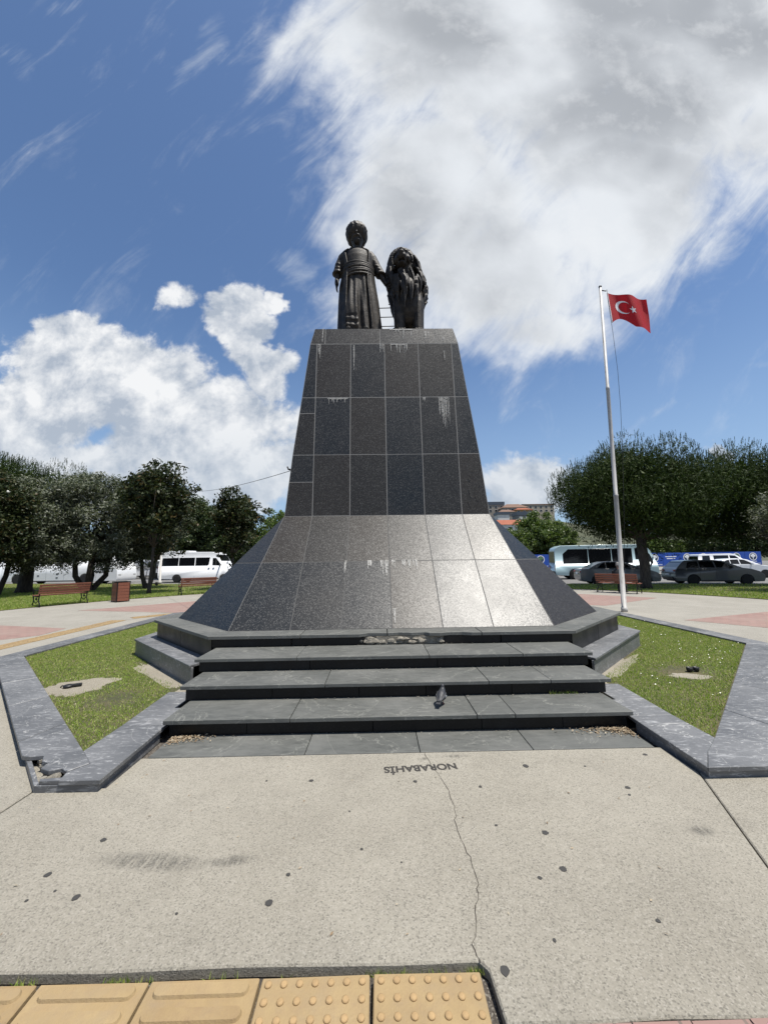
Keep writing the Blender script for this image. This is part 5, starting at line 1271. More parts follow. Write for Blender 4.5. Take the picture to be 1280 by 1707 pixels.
def vehicle(name, label, loc, rz, W, top, zb, arches, gh, belt, tum, wins, glass_f, glass_r, pmat, cat, wr=.32, ww=.2, group=None, rim='alloy', seams=(), handles=(), front=None, rear=None, lower='trim_black', spokes=5, mirror=None, roofrail=False):
    """x runs rear to front. top: outline over the lower body; gh: greenhouse outline; belt: where they meet"""
    root = tag(empty(name, loc, rz), label, cat, group); hwid = W/2
    h = lambda z: hwid-max(0, z-belt)*tum
    out = list(top)
    for ax, ar in sorted(arches, reverse=True):
        for k in range(13): a = pi*k/12; out.append((ax+ar*cos(a), max(zb, wr*.95-.02)+ar*sin(a)*1.0) if 0 < k < 12 else (ax+ar*cos(a), zb))
    m_ = MB(); n = len(out)
    for s in (-1, 1):
        m_.add([(x, s*hwid, z) for x, z in out], [tuple(range(n))])
        g = gh; m_.add([(x, s*h(z), z) for x, z in g], [tuple(range(len(g)))])
    vs2 = [(x, -hwid, z) for x, z in out]+[(x, hwid, z) for x, z in out]; m_.add(vs2, [(i, (i+1) % n, n+(i+1) % n, n+i) for i in range(n)])
    ng = len(gh); vs2 = [(x, -h(z), z) for x, z in gh]+[(x, h(z), z) for x, z in gh]; m_.add(vs2, [(i, i+1, ng+i+1, ng+i) for i in range(ng-1)])
    bo = m_.build('body', G(pmat), root, fix=True); 
    bm = bmesh.new(); bm.from_mesh(bo.data); bmesh.ops.remove_doubles(bm, verts=bm.verts, dist=.0005); bmesh.ops.recalc_face_normals(bm, faces=bm.faces); bm.to_mesh(bo.data); bm.free()
    bv = bo.modifiers.new('b', 'BEVEL'); bv.width = .035; bv.segments = 3; bv.limit_method = 'ANGLE'; bv.angle_limit = radians(32)
    bo.data.polygons.foreach_set('use_smooth', [True]*len(bo.data.polygons)); wn = bo.modifiers.new('n', 'WEIGHTED_NORMAL'); wn.keep_sharp = False
    for w_ in wins:
        for s in (-1, 1):
            q = MB(); q.loft([[(x, s*(h(z)-.012), z) for x, z in w_], [(x, s*(h(z)+.006), z) for x, z in w_]]); q.build('window', G('glass_dark'), root, bevel=.004, seg=1)
    def cross(seg, nm, m='glass_dark', ins=.07, off=.008):
        (x0, z0), (x1, z1) = seg; d = Vector((x1-x0, z1-z0)).normalized(); nn = Vector((-d.y, d.x))
        if nn.x*(1 if x0 > 1.5 else -1) < 0 and abs(nn.x) > .15: nn = -nn
        if abs(nn.x) <= .15 and nn.y < 0: nn = -nn
        q = MB(); a = [(x0, -(h(z0)-ins), z0), (x0, h(z0)-ins, z0), (x1, h(z1)-ins, z1), (x1, -(h(z1)-ins), z1)]
        q.loft([[(p[0]-nn.x*.01, p[1], p[2]-nn.y*.01) for p in a], [(p[0]+nn.x*off, p[1], p[2]+nn.y*off) for p in a]]); q.build(nm, G(m), root, bevel=.004, seg=1)
    if glass_f: cross(glass_f, 'windscreen')
    if glass_r: cross(glass_r, 'rear_window')
    for ax, ar in arches:
        for s in (-1, 1): wheel(root, ax, s*(hwid-ww*.55), wr, ww, rim, spokes)
    for x0, z0, z1 in seams:
        for s in (-1, 1):
            q = MB(); q.loft([[(x0-.006, s*(h(z)+.0015), z) for z in (z0, z1)]+[(x0-.006, s*(h(z)-.01), z) for z in (z1, z0)], [(x0+.006, s*(h(z)+.0015), z) for z in (z0, z1)]+[(x0+.006, s*(h(z)-.01), z) for z in (z1, z0)]]); q.build('door_seam', G('trim_black'), root)
    for x0, z0 in handles:
        for s in (-1, 1): MB().box((x0, s*(h(z0)+.012), z0), (.17, .03, .03)).build('door_handle', G(pmat), root, bevel=.008)
    xs_ = [p[0] for p in top]; x0, x1 = min(xs_), max(xs_)
    if lower:
        for s in (-1, 1):
            ar = sorted(arches); q = MB(); q.box(((ar[0][0]+ar[-1][0])/2, s*(hwid-.004), zb+.04), (ar[-1][0]-ar[0][0]-ar[0][1]*2-.04, .03, .09)); q.build('sill', G(lower), root, bevel=.01)
    MB().box(((x0+x1)/2, 0, zb+.06), ((x1-x0)*.9, W*.86, .12)).build('underbody', G('trim_black'), root)
    for (nm, m, cx, cy, cz, sx, sy, sz) in (front or [])+(rear or []):
        for s in ((-1, 1) if cy else (1,)): MB().box((cx, s*cy, cz), (sx, sy, sz)).build(nm, G(m), root, bevel=min(sx, sy, sz)*.3)
    if mirror:
        for s in (-1, 1):
            q = MB(); q.box((mirror[0], s*(hwid+.09), mirror[1]), (.10, .20, .14)); q.box((mirror[0]+.02, s*(hwid), mirror[1]-.05), (.06, .12, .05)); q.build('mirror', G('trim_black' if mirror[2] else pmat), root, bevel=.02)
    return root
RZ = atan2(RD.y, RD.x)
def near_side(p, W, rz): return (p[0]-sin(rz)*W/2, p[1]+cos(rz)*W/2, ROADZ)
# grey estate car on the near lane
vehicle('parked_car', 'grey estate car with black five-spoke wheels parked in the pine shade', near_side((17.85, 23.2), 1.80, RZ), RZ, 1.80,
    [(.12, .26), (.0, .42), (.02, .70), (.10, .96), (3.50, 1.0), (3.95, .93), (4.35, .78), (4.53, .60), (4.56, .38), (4.48, .22)], .20, [(.98, .35), (3.66, .35)],
    [(.10, .96), (.20, 1.08), (.50, 1.38), (.62, 1.45), (1.3, 1.485), (2.1, 1.48), (2.65, 1.40), (3.50, 1.0)], .965, .30,
    [[(.62, 1.02), (.78, 1.36), (1.28, 1.40), (1.30, 1.02)], [(1.36, 1.02), (1.34, 1.40), (2.05, 1.41), (2.12, 1.02)], [(2.19, 1.02), (2.12, 1.41), (2.52, 1.36), (3.12, 1.03)]],
    ((3.42, 1.035), (2.70, 1.385)), ((.235, 1.10), (.515, 1.385)), 'paint_grey_shaded', 'car', .325, .21, rim='trim_black', seams=[(2.155, .35, .95), (1.33, .5, .95)], handles=[(1.95, .90), (1.12, .90)],
    front=[('headlight', 'lamp_clear', 4.40, .66, .68, .16, .30, .11), ('grille', 'trim_black', 4.545, 0, .42, .04, 1.1, .16), ('number_plate', 'print_white', 4.575, 0, .40, .02, .50, .11)],
    rear=[('tail_light', 'lamp_red', .10, .72, .86, .16, .26, .14), ('bumper_insert', 'trim_black', .0, 0, .40, .05, 1.3, .16), ('number_plate', 'print_white', -.01, 0, .62, .03, .5, .11)], mirror=(2.95, 1.06, 0), spokes=5)
# silver saloon
vehicle('parked_car', 'silver saloon car parked behind the bench with the sitting person', near_side((12.75, 24.4), 1.78, RZ), RZ, 1.78,
    [(.10, .26), (.0, .42), (.0, .72), (.06, .98), (.50, 1.02), (3.42, 1.0), (3.90, .92), (4.30, .78), (4.47, .60), (4.50, .38), (4.42, .22)], .20, [(.98, .34), (3.66, .34)],
    [(.50, 1.02), (1.15, 1.36), (1.45, 1.44), (2.0, 1.465), (2.45, 1.44), (2.70, 1.38), (3.42, 1.0)], 1.0, .30,
    [[(1.0, 1.05), (1.28, 1.33), (1.46, 1.38), (1.48, 1.05)], [(1.54, 1.05), (1.52, 1.385), (2.05, 1.40), (2.10, 1.05)], [(2.17, 1.05), (2.12, 1.40), (2.45, 1.37), (3.05, 1.05)]],
    ((3.34, 1.04), (2.74, 1.36)), ((.60, 1.075), (1.14, 1.355)), 'paint_silver_shaded', 'car', .315, .20, seams=[(2.135, .35, .98), (1.51, .5, .98)], handles=[(1.95, .93), (1.30, .93)],
    front=[('headlight', 'lamp_clear', 4.33, .66, .68, .16, .30, .12), ('grille', 'trim_black', 4.485, 0, .44, .04, 1.0, .15), ('number_plate', 'print_white', 4.515, 0, .42, .02, .50, .11)],
    rear=[('tail_light', 'lamp_red', .05, .70, .82, .14, .24, .16), ('number_plate', 'print_white', -.012, 0, .72, .03, .5, .11)], mirror=(2.85, 1.08, 0), spokes=9)
# white saloon one lane further
vehicle('parked_car', 'white saloon car standing beyond the grey estate car', near_side((26.0, 30.2), 1.80, RZ), RZ, 1.80,
    [(.10, .26), (.0, .42), (.0, .72), (.06, 1.02), (.50, 1.06), (3.42, 1.0), (3.90, .92), (4.30, .78), (4.50, .60), (4.54, .38), (4.45, .22)], .20, [(.98, .34), (3.70, .34)],
    [(.50, 1.06), (1.05, 1.36), (1.45, 1.47), (2.0, 1.50), (2.45, 1.46), (2.70, 1.40), (3.45, 1.0)], 1.0, .30,
    [[(.95, 1.12), (1.25, 1.36), (1.46, 1.41), (1.48, 1.08)], [(1.54, 1.08), (1.52, 1.415), (2.05, 1.43), (2.10, 1.06)], [(2.17, 1.06), (2.12, 1.43), (2.45, 1.39), (3.05, 1.05)]],
    ((3.36, 1.04), (2.74, 1.38)), ((.60, 1.12), (1.04, 1.35)), 'paint_white', 'car', .315, .20, seams=[(2.135, .35, .98)], handles=[(1.95, .93)],
    front=[('headlight', 'lamp_clear', 4.35, .66, .68, .16, .30, .12)], rear=[('tail_light', 'lamp_red', .05, .70, .86, .14, .24, .16)], mirror=(2.85, 1.08, 0))
# white people carrier, farther
vehicle('white_van', 'white people carrier with dark windows beyond the white saloon', near_side((31.4, 37.6), 1.95, RZ), RZ, 1.95,
    [(.06, .3), (.0, .5), (.02, 1.15), (4.05, 1.15), (4.6, 1.02), (4.98, .82), (5.02, .4), (4.95, .25)], .25, [(1.0, .36), (4.1, .36)],
    [(.02, 1.15), (.10, 1.75), (.22, 1.92), (2.8, 1.94), (3.2, 1.88), (4.05, 1.15)], 1.15, .18,
    [[(.35, 1.22), (.42, 1.76), (1.05, 1.78), (1.05, 1.22)], [(1.35, 1.22), (1.35, 1.78), (2.6, 1.78), (2.6, 1.22)], [(2.7, 1.22), (2.7, 1.78), (3.15, 1.74), (3.75, 1.22)]],
    ((3.98, 1.20), (3.25, 1.85)), ((.03, 1.25), (.09, 1.72)), 'paint_white', 'van', .33, .21, front=[('headlight', 'lamp_clear', 4.82, .75, .85, .16, .30, .2)], rear=[('tail_light', 'lamp_red', .03, .92, 1.0, .08, .1, .4)], mirror=(3.6, 1.3, 0))
# light blue midibus
mbz = RZ+.03
vehicle('city_midibus', 'light blue city midibus with a band of dark windows', near_side((14.3, 31.2), 2.2, mbz), mbz, 2.2,
    [(.10, .34), (.0, .5), (.0, 1.15), (7.42, 1.15), (7.48, .9), (7.50, .5), (7.40, .32)], .30, [(1.45, .45), (5.9, .45)],
    [(.0, 1.15), (.0, 2.30), (.12, 2.55), (.45, 2.72), (6.3, 2.72), (6.7, 2.6), (7.0, 2.2), (7.42, 1.15)], 1.15, .05,
    [[(.62, 1.28), (.62, 2.05), (1.05, 2.42), (2.5, 2.42), (2.5, 1.28)], [(2.54, 1.28), (2.54, 2.42), (4.2, 2.42), (4.2, 1.28)], [(4.24, 1.28), (4.24, 2.42), (5.7, 2.42), (5.7, 1.28)], [(5.9, .95), (5.9, 2.42), (6.55, 2.42), (6.95, 1.9), (7.15, 1.3), (6.9, .95)]],
    ((7.37, 1.22), (6.95, 2.28)), ((.0, 1.35), (.0, 2.25)), 'paint_aqua', 'bus', .43, .26, lower='trim_black', front=[('headlight', 'lamp_clear', 7.42, .85, .75, .14, .35, .2)],
    rear=[('tail_light', 'lamp_red', .0, .98, .95, .05, .12, .4), ('rear_skirt', 'trim_black', .0, 0, .5, .06, 2.0, .3)], mirror=(7.2, 1.9, 1))
# left of the monument: white minibus, coach, two more white vans
vz = radians(-4)
mbv = vehicle('white_minibus', 'white high-roof minibus with a band of dark side windows', near_side((-19.75, 35.0), 2.0, vz), vz, 2.0,
    [(.08, .36), (.0, .55), (.02, 1.35), (6.05, 1.35), (6.62, 1.16), (6.95, .95), (7.02, .5), (6.95, .32)], .32, [(1.75, .42), (6.05, .40)],
    [(.02, 1.35), (.10, 2.35), (.20, 2.62), (.55, 2.74), (4.9, 2.70), (5.35, 2.52), (6.05, 1.35)], 1.35, .10,
    [[(.25, 1.50), (.36, 2.20), (1.85, 2.22), (1.85, 1.50)], [(1.90, 1.50), (1.90, 2.22), (3.35, 2.22), (3.35, 1.50)], [(3.42, 1.50), (3.42, 2.22), (4.72, 2.22), (4.66, 1.6), (4.55, 1.50)], [(4.98, 1.52), (4.98, 2.16), (5.28, 2.16), (5.80, 1.55), (5.70, 1.50)]],
    ((5.98, 1.42), (5.40, 2.46)), ((.035, 1.5), (.095, 2.25)), 'paint_white', 'minibus', .35, .22, seams=[(4.86, .45, 2.3), (3.38, .45, 1.45)], handles=[(4.70, 1.32), (5.12, 1.32)], lower='trim_black',
    front=[('headlight', 'lamp_clear', 6.85, .78, .95, .18, .3, .25)], rear=[('tail_light', 'lamp_red', .03, .95, 1.2, .07, .1, .5)], mirror=(5.7, 1.55, 1))
MB().box((1.6, 0, 2.79), (2.0, 1.2, .13)).build('roof_unit', G('paint_white'), mbv, bevel=.04)
cz = radians(-3)
cv = vehicle('tour_coach', 'long white tour coach standing behind the olive trees', near_side((-34.6, 34.6), 2.5, cz), cz, 2.5,
    [(.10, .32), (.0, .5), (.0, 1.95), (11.72, 1.95), (11.95, 1.2), (12.0, .6), (11.9, .3)], .30, [(3.0, .52), (9.1, .52)],
    [(.0, 1.95), (.05, 3.2), (.3, 3.42), (10.9, 3.42), (11.4, 3.25), (11.72, 1.95)], 1.95, .03,
    [[(.3+1.8*k, 2.05), (.3+1.8*k, 3.0), (2.05+1.8*k, 3.0), (2.05+1.8*k, 2.05)] for k in range(6)],
    ((11.70, 2.05), (11.42, 3.1)), None, 'paint_white', 'coach', .48, .28, seams=[(5.6, .4, 1.6), (7.2, .4, 1.6), (10.1, .4, 1.6), (11.1, .4, 3.0), (1.6, .4, 1.6)],
    front=[('headlight', 'lamp_clear', 11.93, .95, .75, .12, .4, .25)])
for x, z in ((10.4, 1.1), (6.6, .62), (6.6, .95), (4.9, .8), (4.0, 1.2)): MB().box((x, -1.252, z), (.18, .02, .10)).build('hatch_latch', G('trim_black'), cv, bevel=.004)
dz = radians(-38)
vehicle('white_van', 'white van with its dark windscreen turned towards the plaza', (-31.9, 45.9, ROADZ), dz, 2.0,
    [(.08, .34), (.0, .5), (.02, 1.15), (4.5, 1.15), (4.95, 1.05), (5.25, .85), (5.3, .45), (5.2, .3)], .3, [(1.1, .38), (4.35, .38)],
    [(.02, 1.15), (.08, 2.1), (.2, 2.28), (3.5, 2.28), (3.85, 2.15), (4.5, 1.15)], 1.15, .10, [[(3.0, 1.25), (3.0, 1.95), (3.7, 1.95), (4.2, 1.25)]],
    ((4.45, 1.2), (3.88, 2.1)), None, 'paint_white', 'van', .34, .21, front=[('headlight', 'lamp_clear', 5.2, .75, .8, .16, .35, .22), ('grille', 'trim_black', 5.29, 0, .72, .04, 1.2, .16), ('bumper', 'trim_black', 5.29, 0, .42, .05, 1.7, .14)], mirror=(4.2, 1.35, 1))
vehicle('white_van', 'plain white panel van behind the lamp post', (-30.2, 47.2, ROADZ), radians(-6), 2.0,
    [(.08, .34), (.0, .5), (.02, 1.2), (4.4, 1.2), (4.9, 1.08), (5.25, .88), (5.3, .45), (5.2, .3)], .3, [(1.1, .38), (4.35, .38)],
    [(.02, 1.2), (.06, 2.05), (.15, 2.2), (3.4, 2.2), (3.75, 2.1), (4.4, 1.2)], 1.2, .06, [[(3.2, 1.3), (3.2, 1.9), (3.6, 1.9), (4.1, 1.3)]],
    ((4.35, 1.25), (3.78, 2.05)), None, 'paint_white', 'van', .34, .21, seams=[(1.7, .4, 2.0), (3.05, .4, 2.0)], front=[('headlight', 'lamp_clear', 5.2, .75, .8, .16, .35, .22)])
# lamp post and kick scooter
lp = tag(empty('lamp_post', (-17.0, 30.6, 0.0)), 'pale street lamp post on the kerb behind the slim tree trunk', 'lamp post')
lp.location = (-17.0, 30.5, 0.0)
MB().tube([(0, 0, 0), (0, 0, .25), (0, 0, .26), (0, 0, 9.0)], [.13, .13, .085, .05], 12).build('pole', G('pole_paint'), lp, True)
MB().tube([(0, 0, 8.9), (.3, -.3, 9.15), (.8, -.9, 9.25)], .035, 8).build('arm', G('pole_paint'), lp, True)
MB().ell((1.0, -1.15, 9.25), (.28, .14, .06), 12, 8, Matrix.Rotation(-.85, 3, 'Z')).build('lamp_head', G('trim_black'), lp, True)
sc_ = tag(empty('kick_scooter', (-16.55, 28.6, 0.02), radians(172)), 'dark electric kick scooter parked by the lamp post', 'scooter')
MB().box((0, 0, .15), (.62, .17, .06)).build('deck', G('trim_black'), sc_, bevel=.015)
MB().tube([(.36, 0, .16), (.50, 0, .30), (.44, 0, .75), (.38, 0, 1.15)], [.03, .03, .026, .022], 8).build('stem', G('trim_black'), sc_, True)
MB().tube([(.38, -.25, 1.16), (.38, 0, 1.14), (.38, .25, 1.16)], .016, 8).build('handlebar', G('rubber'), sc_, True)
for x in (-.42, .53):
    h = empty('wheel', (x, 0, .13), 0, sc_); MB().lathe([(.08, -.03), (.125, -.03), (.13, 0), (.125, .03), (.08, .03)], 20, (0, 0, 0), 'y').build('tyre', G('rubber'), h, True); MB().lathe([(.004, -.015), (.085, -.015), (.085, .015), (.004, .015)], 14, (0, 0, 0), 'y').build('rim', G('alloy'), h)
MB().tube([(-.32, 0, .16), (-.42, 0, .13)], .025, 8).build('rear_fork', G('trim_black'), sc_, True); MB().tube([(.50, 0, .28), (.53, 0, .13)], .022, 8).build('front_fork', G('trim_black'), sc_, True)
sg = tag(empty('road_sign', (-21.3, 50.5, ROADZ)), 'small white rectangular road sign on a thin pole above the vans', 'sign')
MB().tube([(0, 0, 0), (0, 0, 6.2)], .05, 8).build('pole', G('pole_paint'), sg, True); MB().box((-.35, -.06, 4.6), (.9, .03, .8)).build('plate', G('print_white'), sg)

# ------------------------------------------------------------------ blue hoarding across the road
hd = tag(empty('site_hoarding', (24.0, 60.0, 0.03)), 'long blue site hoarding printed with round white emblems across the road', 'hoarding')
hd.rotation_euler = (0, 0, radians(-2))
for k in range(14):
    x0 = k*2.5; p = MB().box((x0+1.25, 0, 1.2), (2.46, .05, 2.0)).build('board', G('board_blue'), hd, bevel=.006)
    MB().box((x0, .08, 1.1), (.08, .08, 2.2)).build('post', G('alloy'), hd)
    q = MB(); n = 28; c = (x0+1.25, -.032, 1.45)
    def disc(r0, r1, dy, m, nm):
        q = MB(); v = []; f = []
        for i in range(n): a = 2*pi*i/n; v += [(c[0]+r0*cos(a), c[1]+dy, c[2]+r0*sin(a)), (c[0]+r1*cos(a), c[1]+dy, c[2]+r1*sin(a))]
        for i in range(n): f.append((2*i, 2*i+1, (2*i+3) % (2*n), (2*i+2) % (2*n)))
        q.add(v, f).build(nm, G(m), p, fix=False)
    if k % 3 == 2:
        MB().box((c[0], -.029, 1.6), (1.7, .006, .12)).build('print_line', G('print_white'), p); MB().box((c[0], -.029, 1.3), (1.3, .006, .12)).build('print_line', G('print_white'), p); continue
    disc(.50, .60, 0, 'print_white', 'emblem_ring'); disc(.001, .49, 0.001, 'print_dark', 'emblem_ground')
    q = MB()
    for (ex, ez, r) in ((-.18, .12, .2), (.18, .12, .2), (0, .24, .22), (0, .0, .2)):
        q.add([(c[0]+ex+r*cos(2*pi*i/12), c[1]-.004-.001*r, c[2]+ez+r*.8*sin(2*pi*i/12)) for i in range(12)], [tuple(range(12))])
    q.add([(c[0]-.05, c[1]-.004, c[2]-.42), (c[0]+.05, c[1]-.004, c[2]-.42), (c[0]+.05, c[1]-.004, c[2]), (c[0]-.05, c[1]-.004, c[2])], [(0, 1, 2, 3)])
    q.build('emblem_tree', G('print_white' if k % 2 else 'print_green'), p, fix=False)
    MB().box((c[0], -.029, .72), (1.0, .006, .09)).build('print_line', G('print_white'), p); MB().box((c[0], -.029, .42), (2.2, .006, .06)).build('print_line', G('print_white'), p)

# ------------------------------------------------------------------ hill and houses far behind
hv, hf = [], []; nx_, ny_ = 60, 24
for j in range(ny_+1):
    for i in range(nx_+1):
        x = -260+620*i/nx_; y = 110+420*j/ny_; u = max(0, min(1, (y-130)/190)); s_ = u*u*(3-2*u)
        z = -0.3+s_*(20+9*mnoise.noise(Vector((x*.012, y*.008, 0)))+12*math.exp(-((x-95)/70)**2)); hv.append((x, y, z))
for j in range(ny_):
    for i in range(nx_): a = j*(nx_+1)+i; hf.append((a, a+1, a+nx_+2, a+nx_+1))
tag(np_mesh('hill', hv, hf, G('scrub'), smooth=True), kind='structure')
def house(name, label, x, y, z, w, d, h, wallm, roofm, roof='hip', rows=2, cols=3, rh=2.0, rz=0.0, wm='glass_dark'):
    r = tag(empty(name, (x, y, z), rz), label, 'building')
    MB().box((0, 0, h/2-3), (w, d, h+6)).build('wall', G(wallm), r)
    q = MB(); e = .5
    if roof == 'hip': q.add([(-w/2-e, -d/2-e, h), (w/2+e, -d/2-e, h), (w/2+e, d/2+e, h), (-w/2-e, d/2+e, h), (-w*.25, 0, h+rh), (w*.25, 0, h+rh)], [(0, 1, 5, 4), (1, 2, 5), (2, 3, 4, 5), (3, 0, 4), (0, 3, 2, 1)])
    elif roof == 'gable': q.add([(-w/2-e, -d/2-e, h), (w/2+e, -d/2-e, h), (w/2+e, d/2+e, h), (-w/2-e, d/2+e, h), (-w/2-e, 0, h+rh), (w/2+e, 0, h+rh)], [(0, 1, 5, 4), (1, 2, 5), (2, 3, 4, 5), (3, 0, 4), (0, 3, 2, 1)])
    else: q.box((0, 0, h+rh/2), (w+.6, d+.6, rh))
    ro = q.build('roof', G(roofm), r)
    MB().box((w*.2, d*.1, h+rh*.8), (.8, .8, 1.6)).build('chimney', G(wallm), r)
    for a in range(rows):
        for b_ in range(cols):
            X = -w/2+w*(b_+.5)/cols; Zz = h-1.7-a*2.9; f = MB().box((X, -d/2-.03, Zz), (w/cols*.42+.3, .10, 1.7)).build('window_frame', G('wall_white'), r); MB().box((X, -d/2-.10, Zz), (w/cols*.42, .06, 1.4)).build('pane', G(wm), f)
    return r
F2 = 640.0
def at(px, depth): return (px-640)/F2*depth+0.0157*depth   # bearing of a far thing
def hz(py, depth, px=860): return CAM_H+((935.5-(px-640)*.014)-py)/F2*depth
D = 300
house('apartment_block', 'grey far block with a dark glazed mansard on the hill', at(826, D), D, hz(862, D), 13, 10, hz(842, D)-hz(862, D), 'wall_beige', 'roof_slate', 'flat', 2, 3, 2.4)
house('apartment_block', 'long pale far block on the hill crest beside the pine', at(897, D+15), D+15, hz(862, D), 26, 10, hz(838.5, D)-hz(862, D), 'wall_cream', 'roof_brown', 'flat', 2, 6, .8)
house('hill_house', 'far house with broad brown roof on the hill', at(858, D-10), D-10, hz(868, D), 19, 12, hz(850, D)-hz(868, D), 'wall_beige', 'roof_brown', 'hip', 1, 4, 3.4)
house('hill_house', 'far ochre house with red tiled roof on the hill', at(873, D-30), D-30, hz(866, D), 12, 9, hz(850.5, D-30)-hz(866, D), 'wall_ochre', 'roof_tile', 'hip', 1, 3, 1.6)
house('hill_house', 'low far grey house with two white windows under a dark attic', at(877, D-60), D-60, hz(876, D), 12.5, 9, hz(860, D-60)-hz(876, D), 'wall_grey', 'roof_slate', 'flat', 1, 3, 2.2, wm='wall_white')
house('hill_house', 'blank white gable wall above the red roof', at(838, D-90), D-90, hz(872, D-90), 6.2, 7, hz(858.5, D-90)-hz(872, D-90), 'wall_white', 'roof_slate', 'flat', 0, 1, 1.4)
house('hill_house', 'nearest far house with a wide red tiled roof above the green trees', at(853, D-140), D-140, -0.2, 15, 9, hz(876, D-140)+.2, 'wall_white', 'roof_tile', 'gable', 1, 4, 2.4)
house('hill_house', 'small far brown-roofed house behind the white gable wall', at(845, D-40), D-40, hz(868, D), 10, 9, hz(854, D-40)-hz(868, D), 'wall_beige', 'roof_brown', 'hip', 1, 3, 2.0)

# ------------------------------------------------------------------ trees
def leaf_cloud(P, size, asp, up=0.0, out=None, k=1.0):
    """diamond leaves at points P; out: the way each clump's surface faces"""
    n = len(P); nr = RNG.normal(0, 1, (n, 3)); nr /= np.linalg.norm(nr, axis=1)[:, None]
    if out is not None: nr = nr*.75+out*k
    nr /= (np.linalg.norm(nr, axis=1)[:, None]+1e-9)
    d = RNG.normal(0, 1, (n, 3)); d[:, 2] += up; d -= nr*(d*nr).sum(1)[:, None]; d /= (np.linalg.norm(d, axis=1)[:, None]+1e-9)
    e = np.cross(nr, d); s = size*RNG.uniform(.6, 1.35, n)[:, None]; w = s*asp; c = nr*s*.12
    V = np.stack([P-d*s*.5, P+e*w*.5+c, P+d*s*.5, P-e*w*.5+c], 1).reshape(-1, 3); return V, np.arange(4*n).reshape(-1, 4)
def branchy(root, base, tips, r0, mat_='bark', name='trunk', fork=0.35, multi=1, spread=0.0, top=None):
    base = Vector(base); mb = MB(); forks = []
    for k in range(multi):
        a = 2*pi*k/max(1, multi)+.6; off = Vector((cos(a)*spread, sin(a)*spread, 0))
        tp = Vector(top)+off*1.9 if top else base+Vector((0, 0, 2)); path = [base+off*.12, base.lerp(tp, .12)+off*.35+Vector((0, 0, 0)), base.lerp(tp, .5)+off*.7+Vector((random.gauss(0, .05), random.gauss(0, .05), 0)), tp]
        rr = r0/sqrt(multi); mb.tube(path, [rr*1.35, rr, rr*.85, rr*.7], 10); forks.append((tp, rr*.7))
    for t_ in tips:
        t_ = Vector(t_); f, r = min(forks, key=lambda q: (q[0]-t_).length); mid = f.lerp(t_, .5)+Vector((random.gauss(0, .12), random.gauss(0, .12), -.12)); mb.tube([f-(Vector((0, 0, .15))), f.lerp(mid, .5), mid, t_], [r*.75, r*.55, r*.34, .012], 6)
    return mb.build(name, G(mat_), root, True)
def shell_points(n, c, r, inner=.55, zmin=-1.0, bumps=.16, seed=0.0):
    out = []
    while len(out) < n:
        d = Vector(RNG.normal(0, 1, 3)).normalized()
        if d.z < zmin: continue
        k = (inner+(1-inner)*random.random()**.5)*(1+bumps*mnoise.noise(d*2.2+Vector((seed, seed*.7, 0)))*2)
        out.append((c[0]+r[0]*d.x*k, c[1]+r[1]*d.y*k, c[2]+r[2]*d.z*k))
    return np.array(out)
def tree(name, label, loc, cat, crown_c, crown_r, leafm, n_clump, per, clump_r, size, asp, r0, top, group=None, multi=1, spread=0, zmin=-1, up=0., inner=.5, flat=.8, bumps=.16, extra=None, ntips=14):
    root = tag(empty(name, loc), label, cat, group); sd = loc[0]*.37
    C = shell_points(n_clump, crown_c, crown_r, inner, zmin, bumps, sd)
    off = RNG.normal(0, 1, (n_clump*per, 3)); off /= np.linalg.norm(off, axis=1)[:, None]; off *= (RNG.uniform(0, 1, (n_clump*per, 1))**.4)
    P = np.repeat(C, per, 0)+off*np.array([clump_r, clump_r, clump_r*flat])*1.05*np.repeat(RNG.uniform(.6, 1.3, (n_clump, 1)), per, 0)
    V, F = leaf_cloud(P, size, asp, up, off, .9); np_mesh('crown', V, F, G(leafm), root)
    Q = shell_points(max(300, n_clump*6), crown_c, tuple(x*.8 for x in crown_r), .15, zmin, bumps, sd); V2, F2_ = leaf_cloud(Q, max(.26, size*1.6), .45); np_mesh('inner_leaves', V2, F2_, G(leafm), root)
    tips = C[RNG.choice(len(C), min(ntips, len(C)), False)]
    branchy(root, (0, 0, -.05), tips, r0, top=top, multi=multi, spread=spread)
    return root
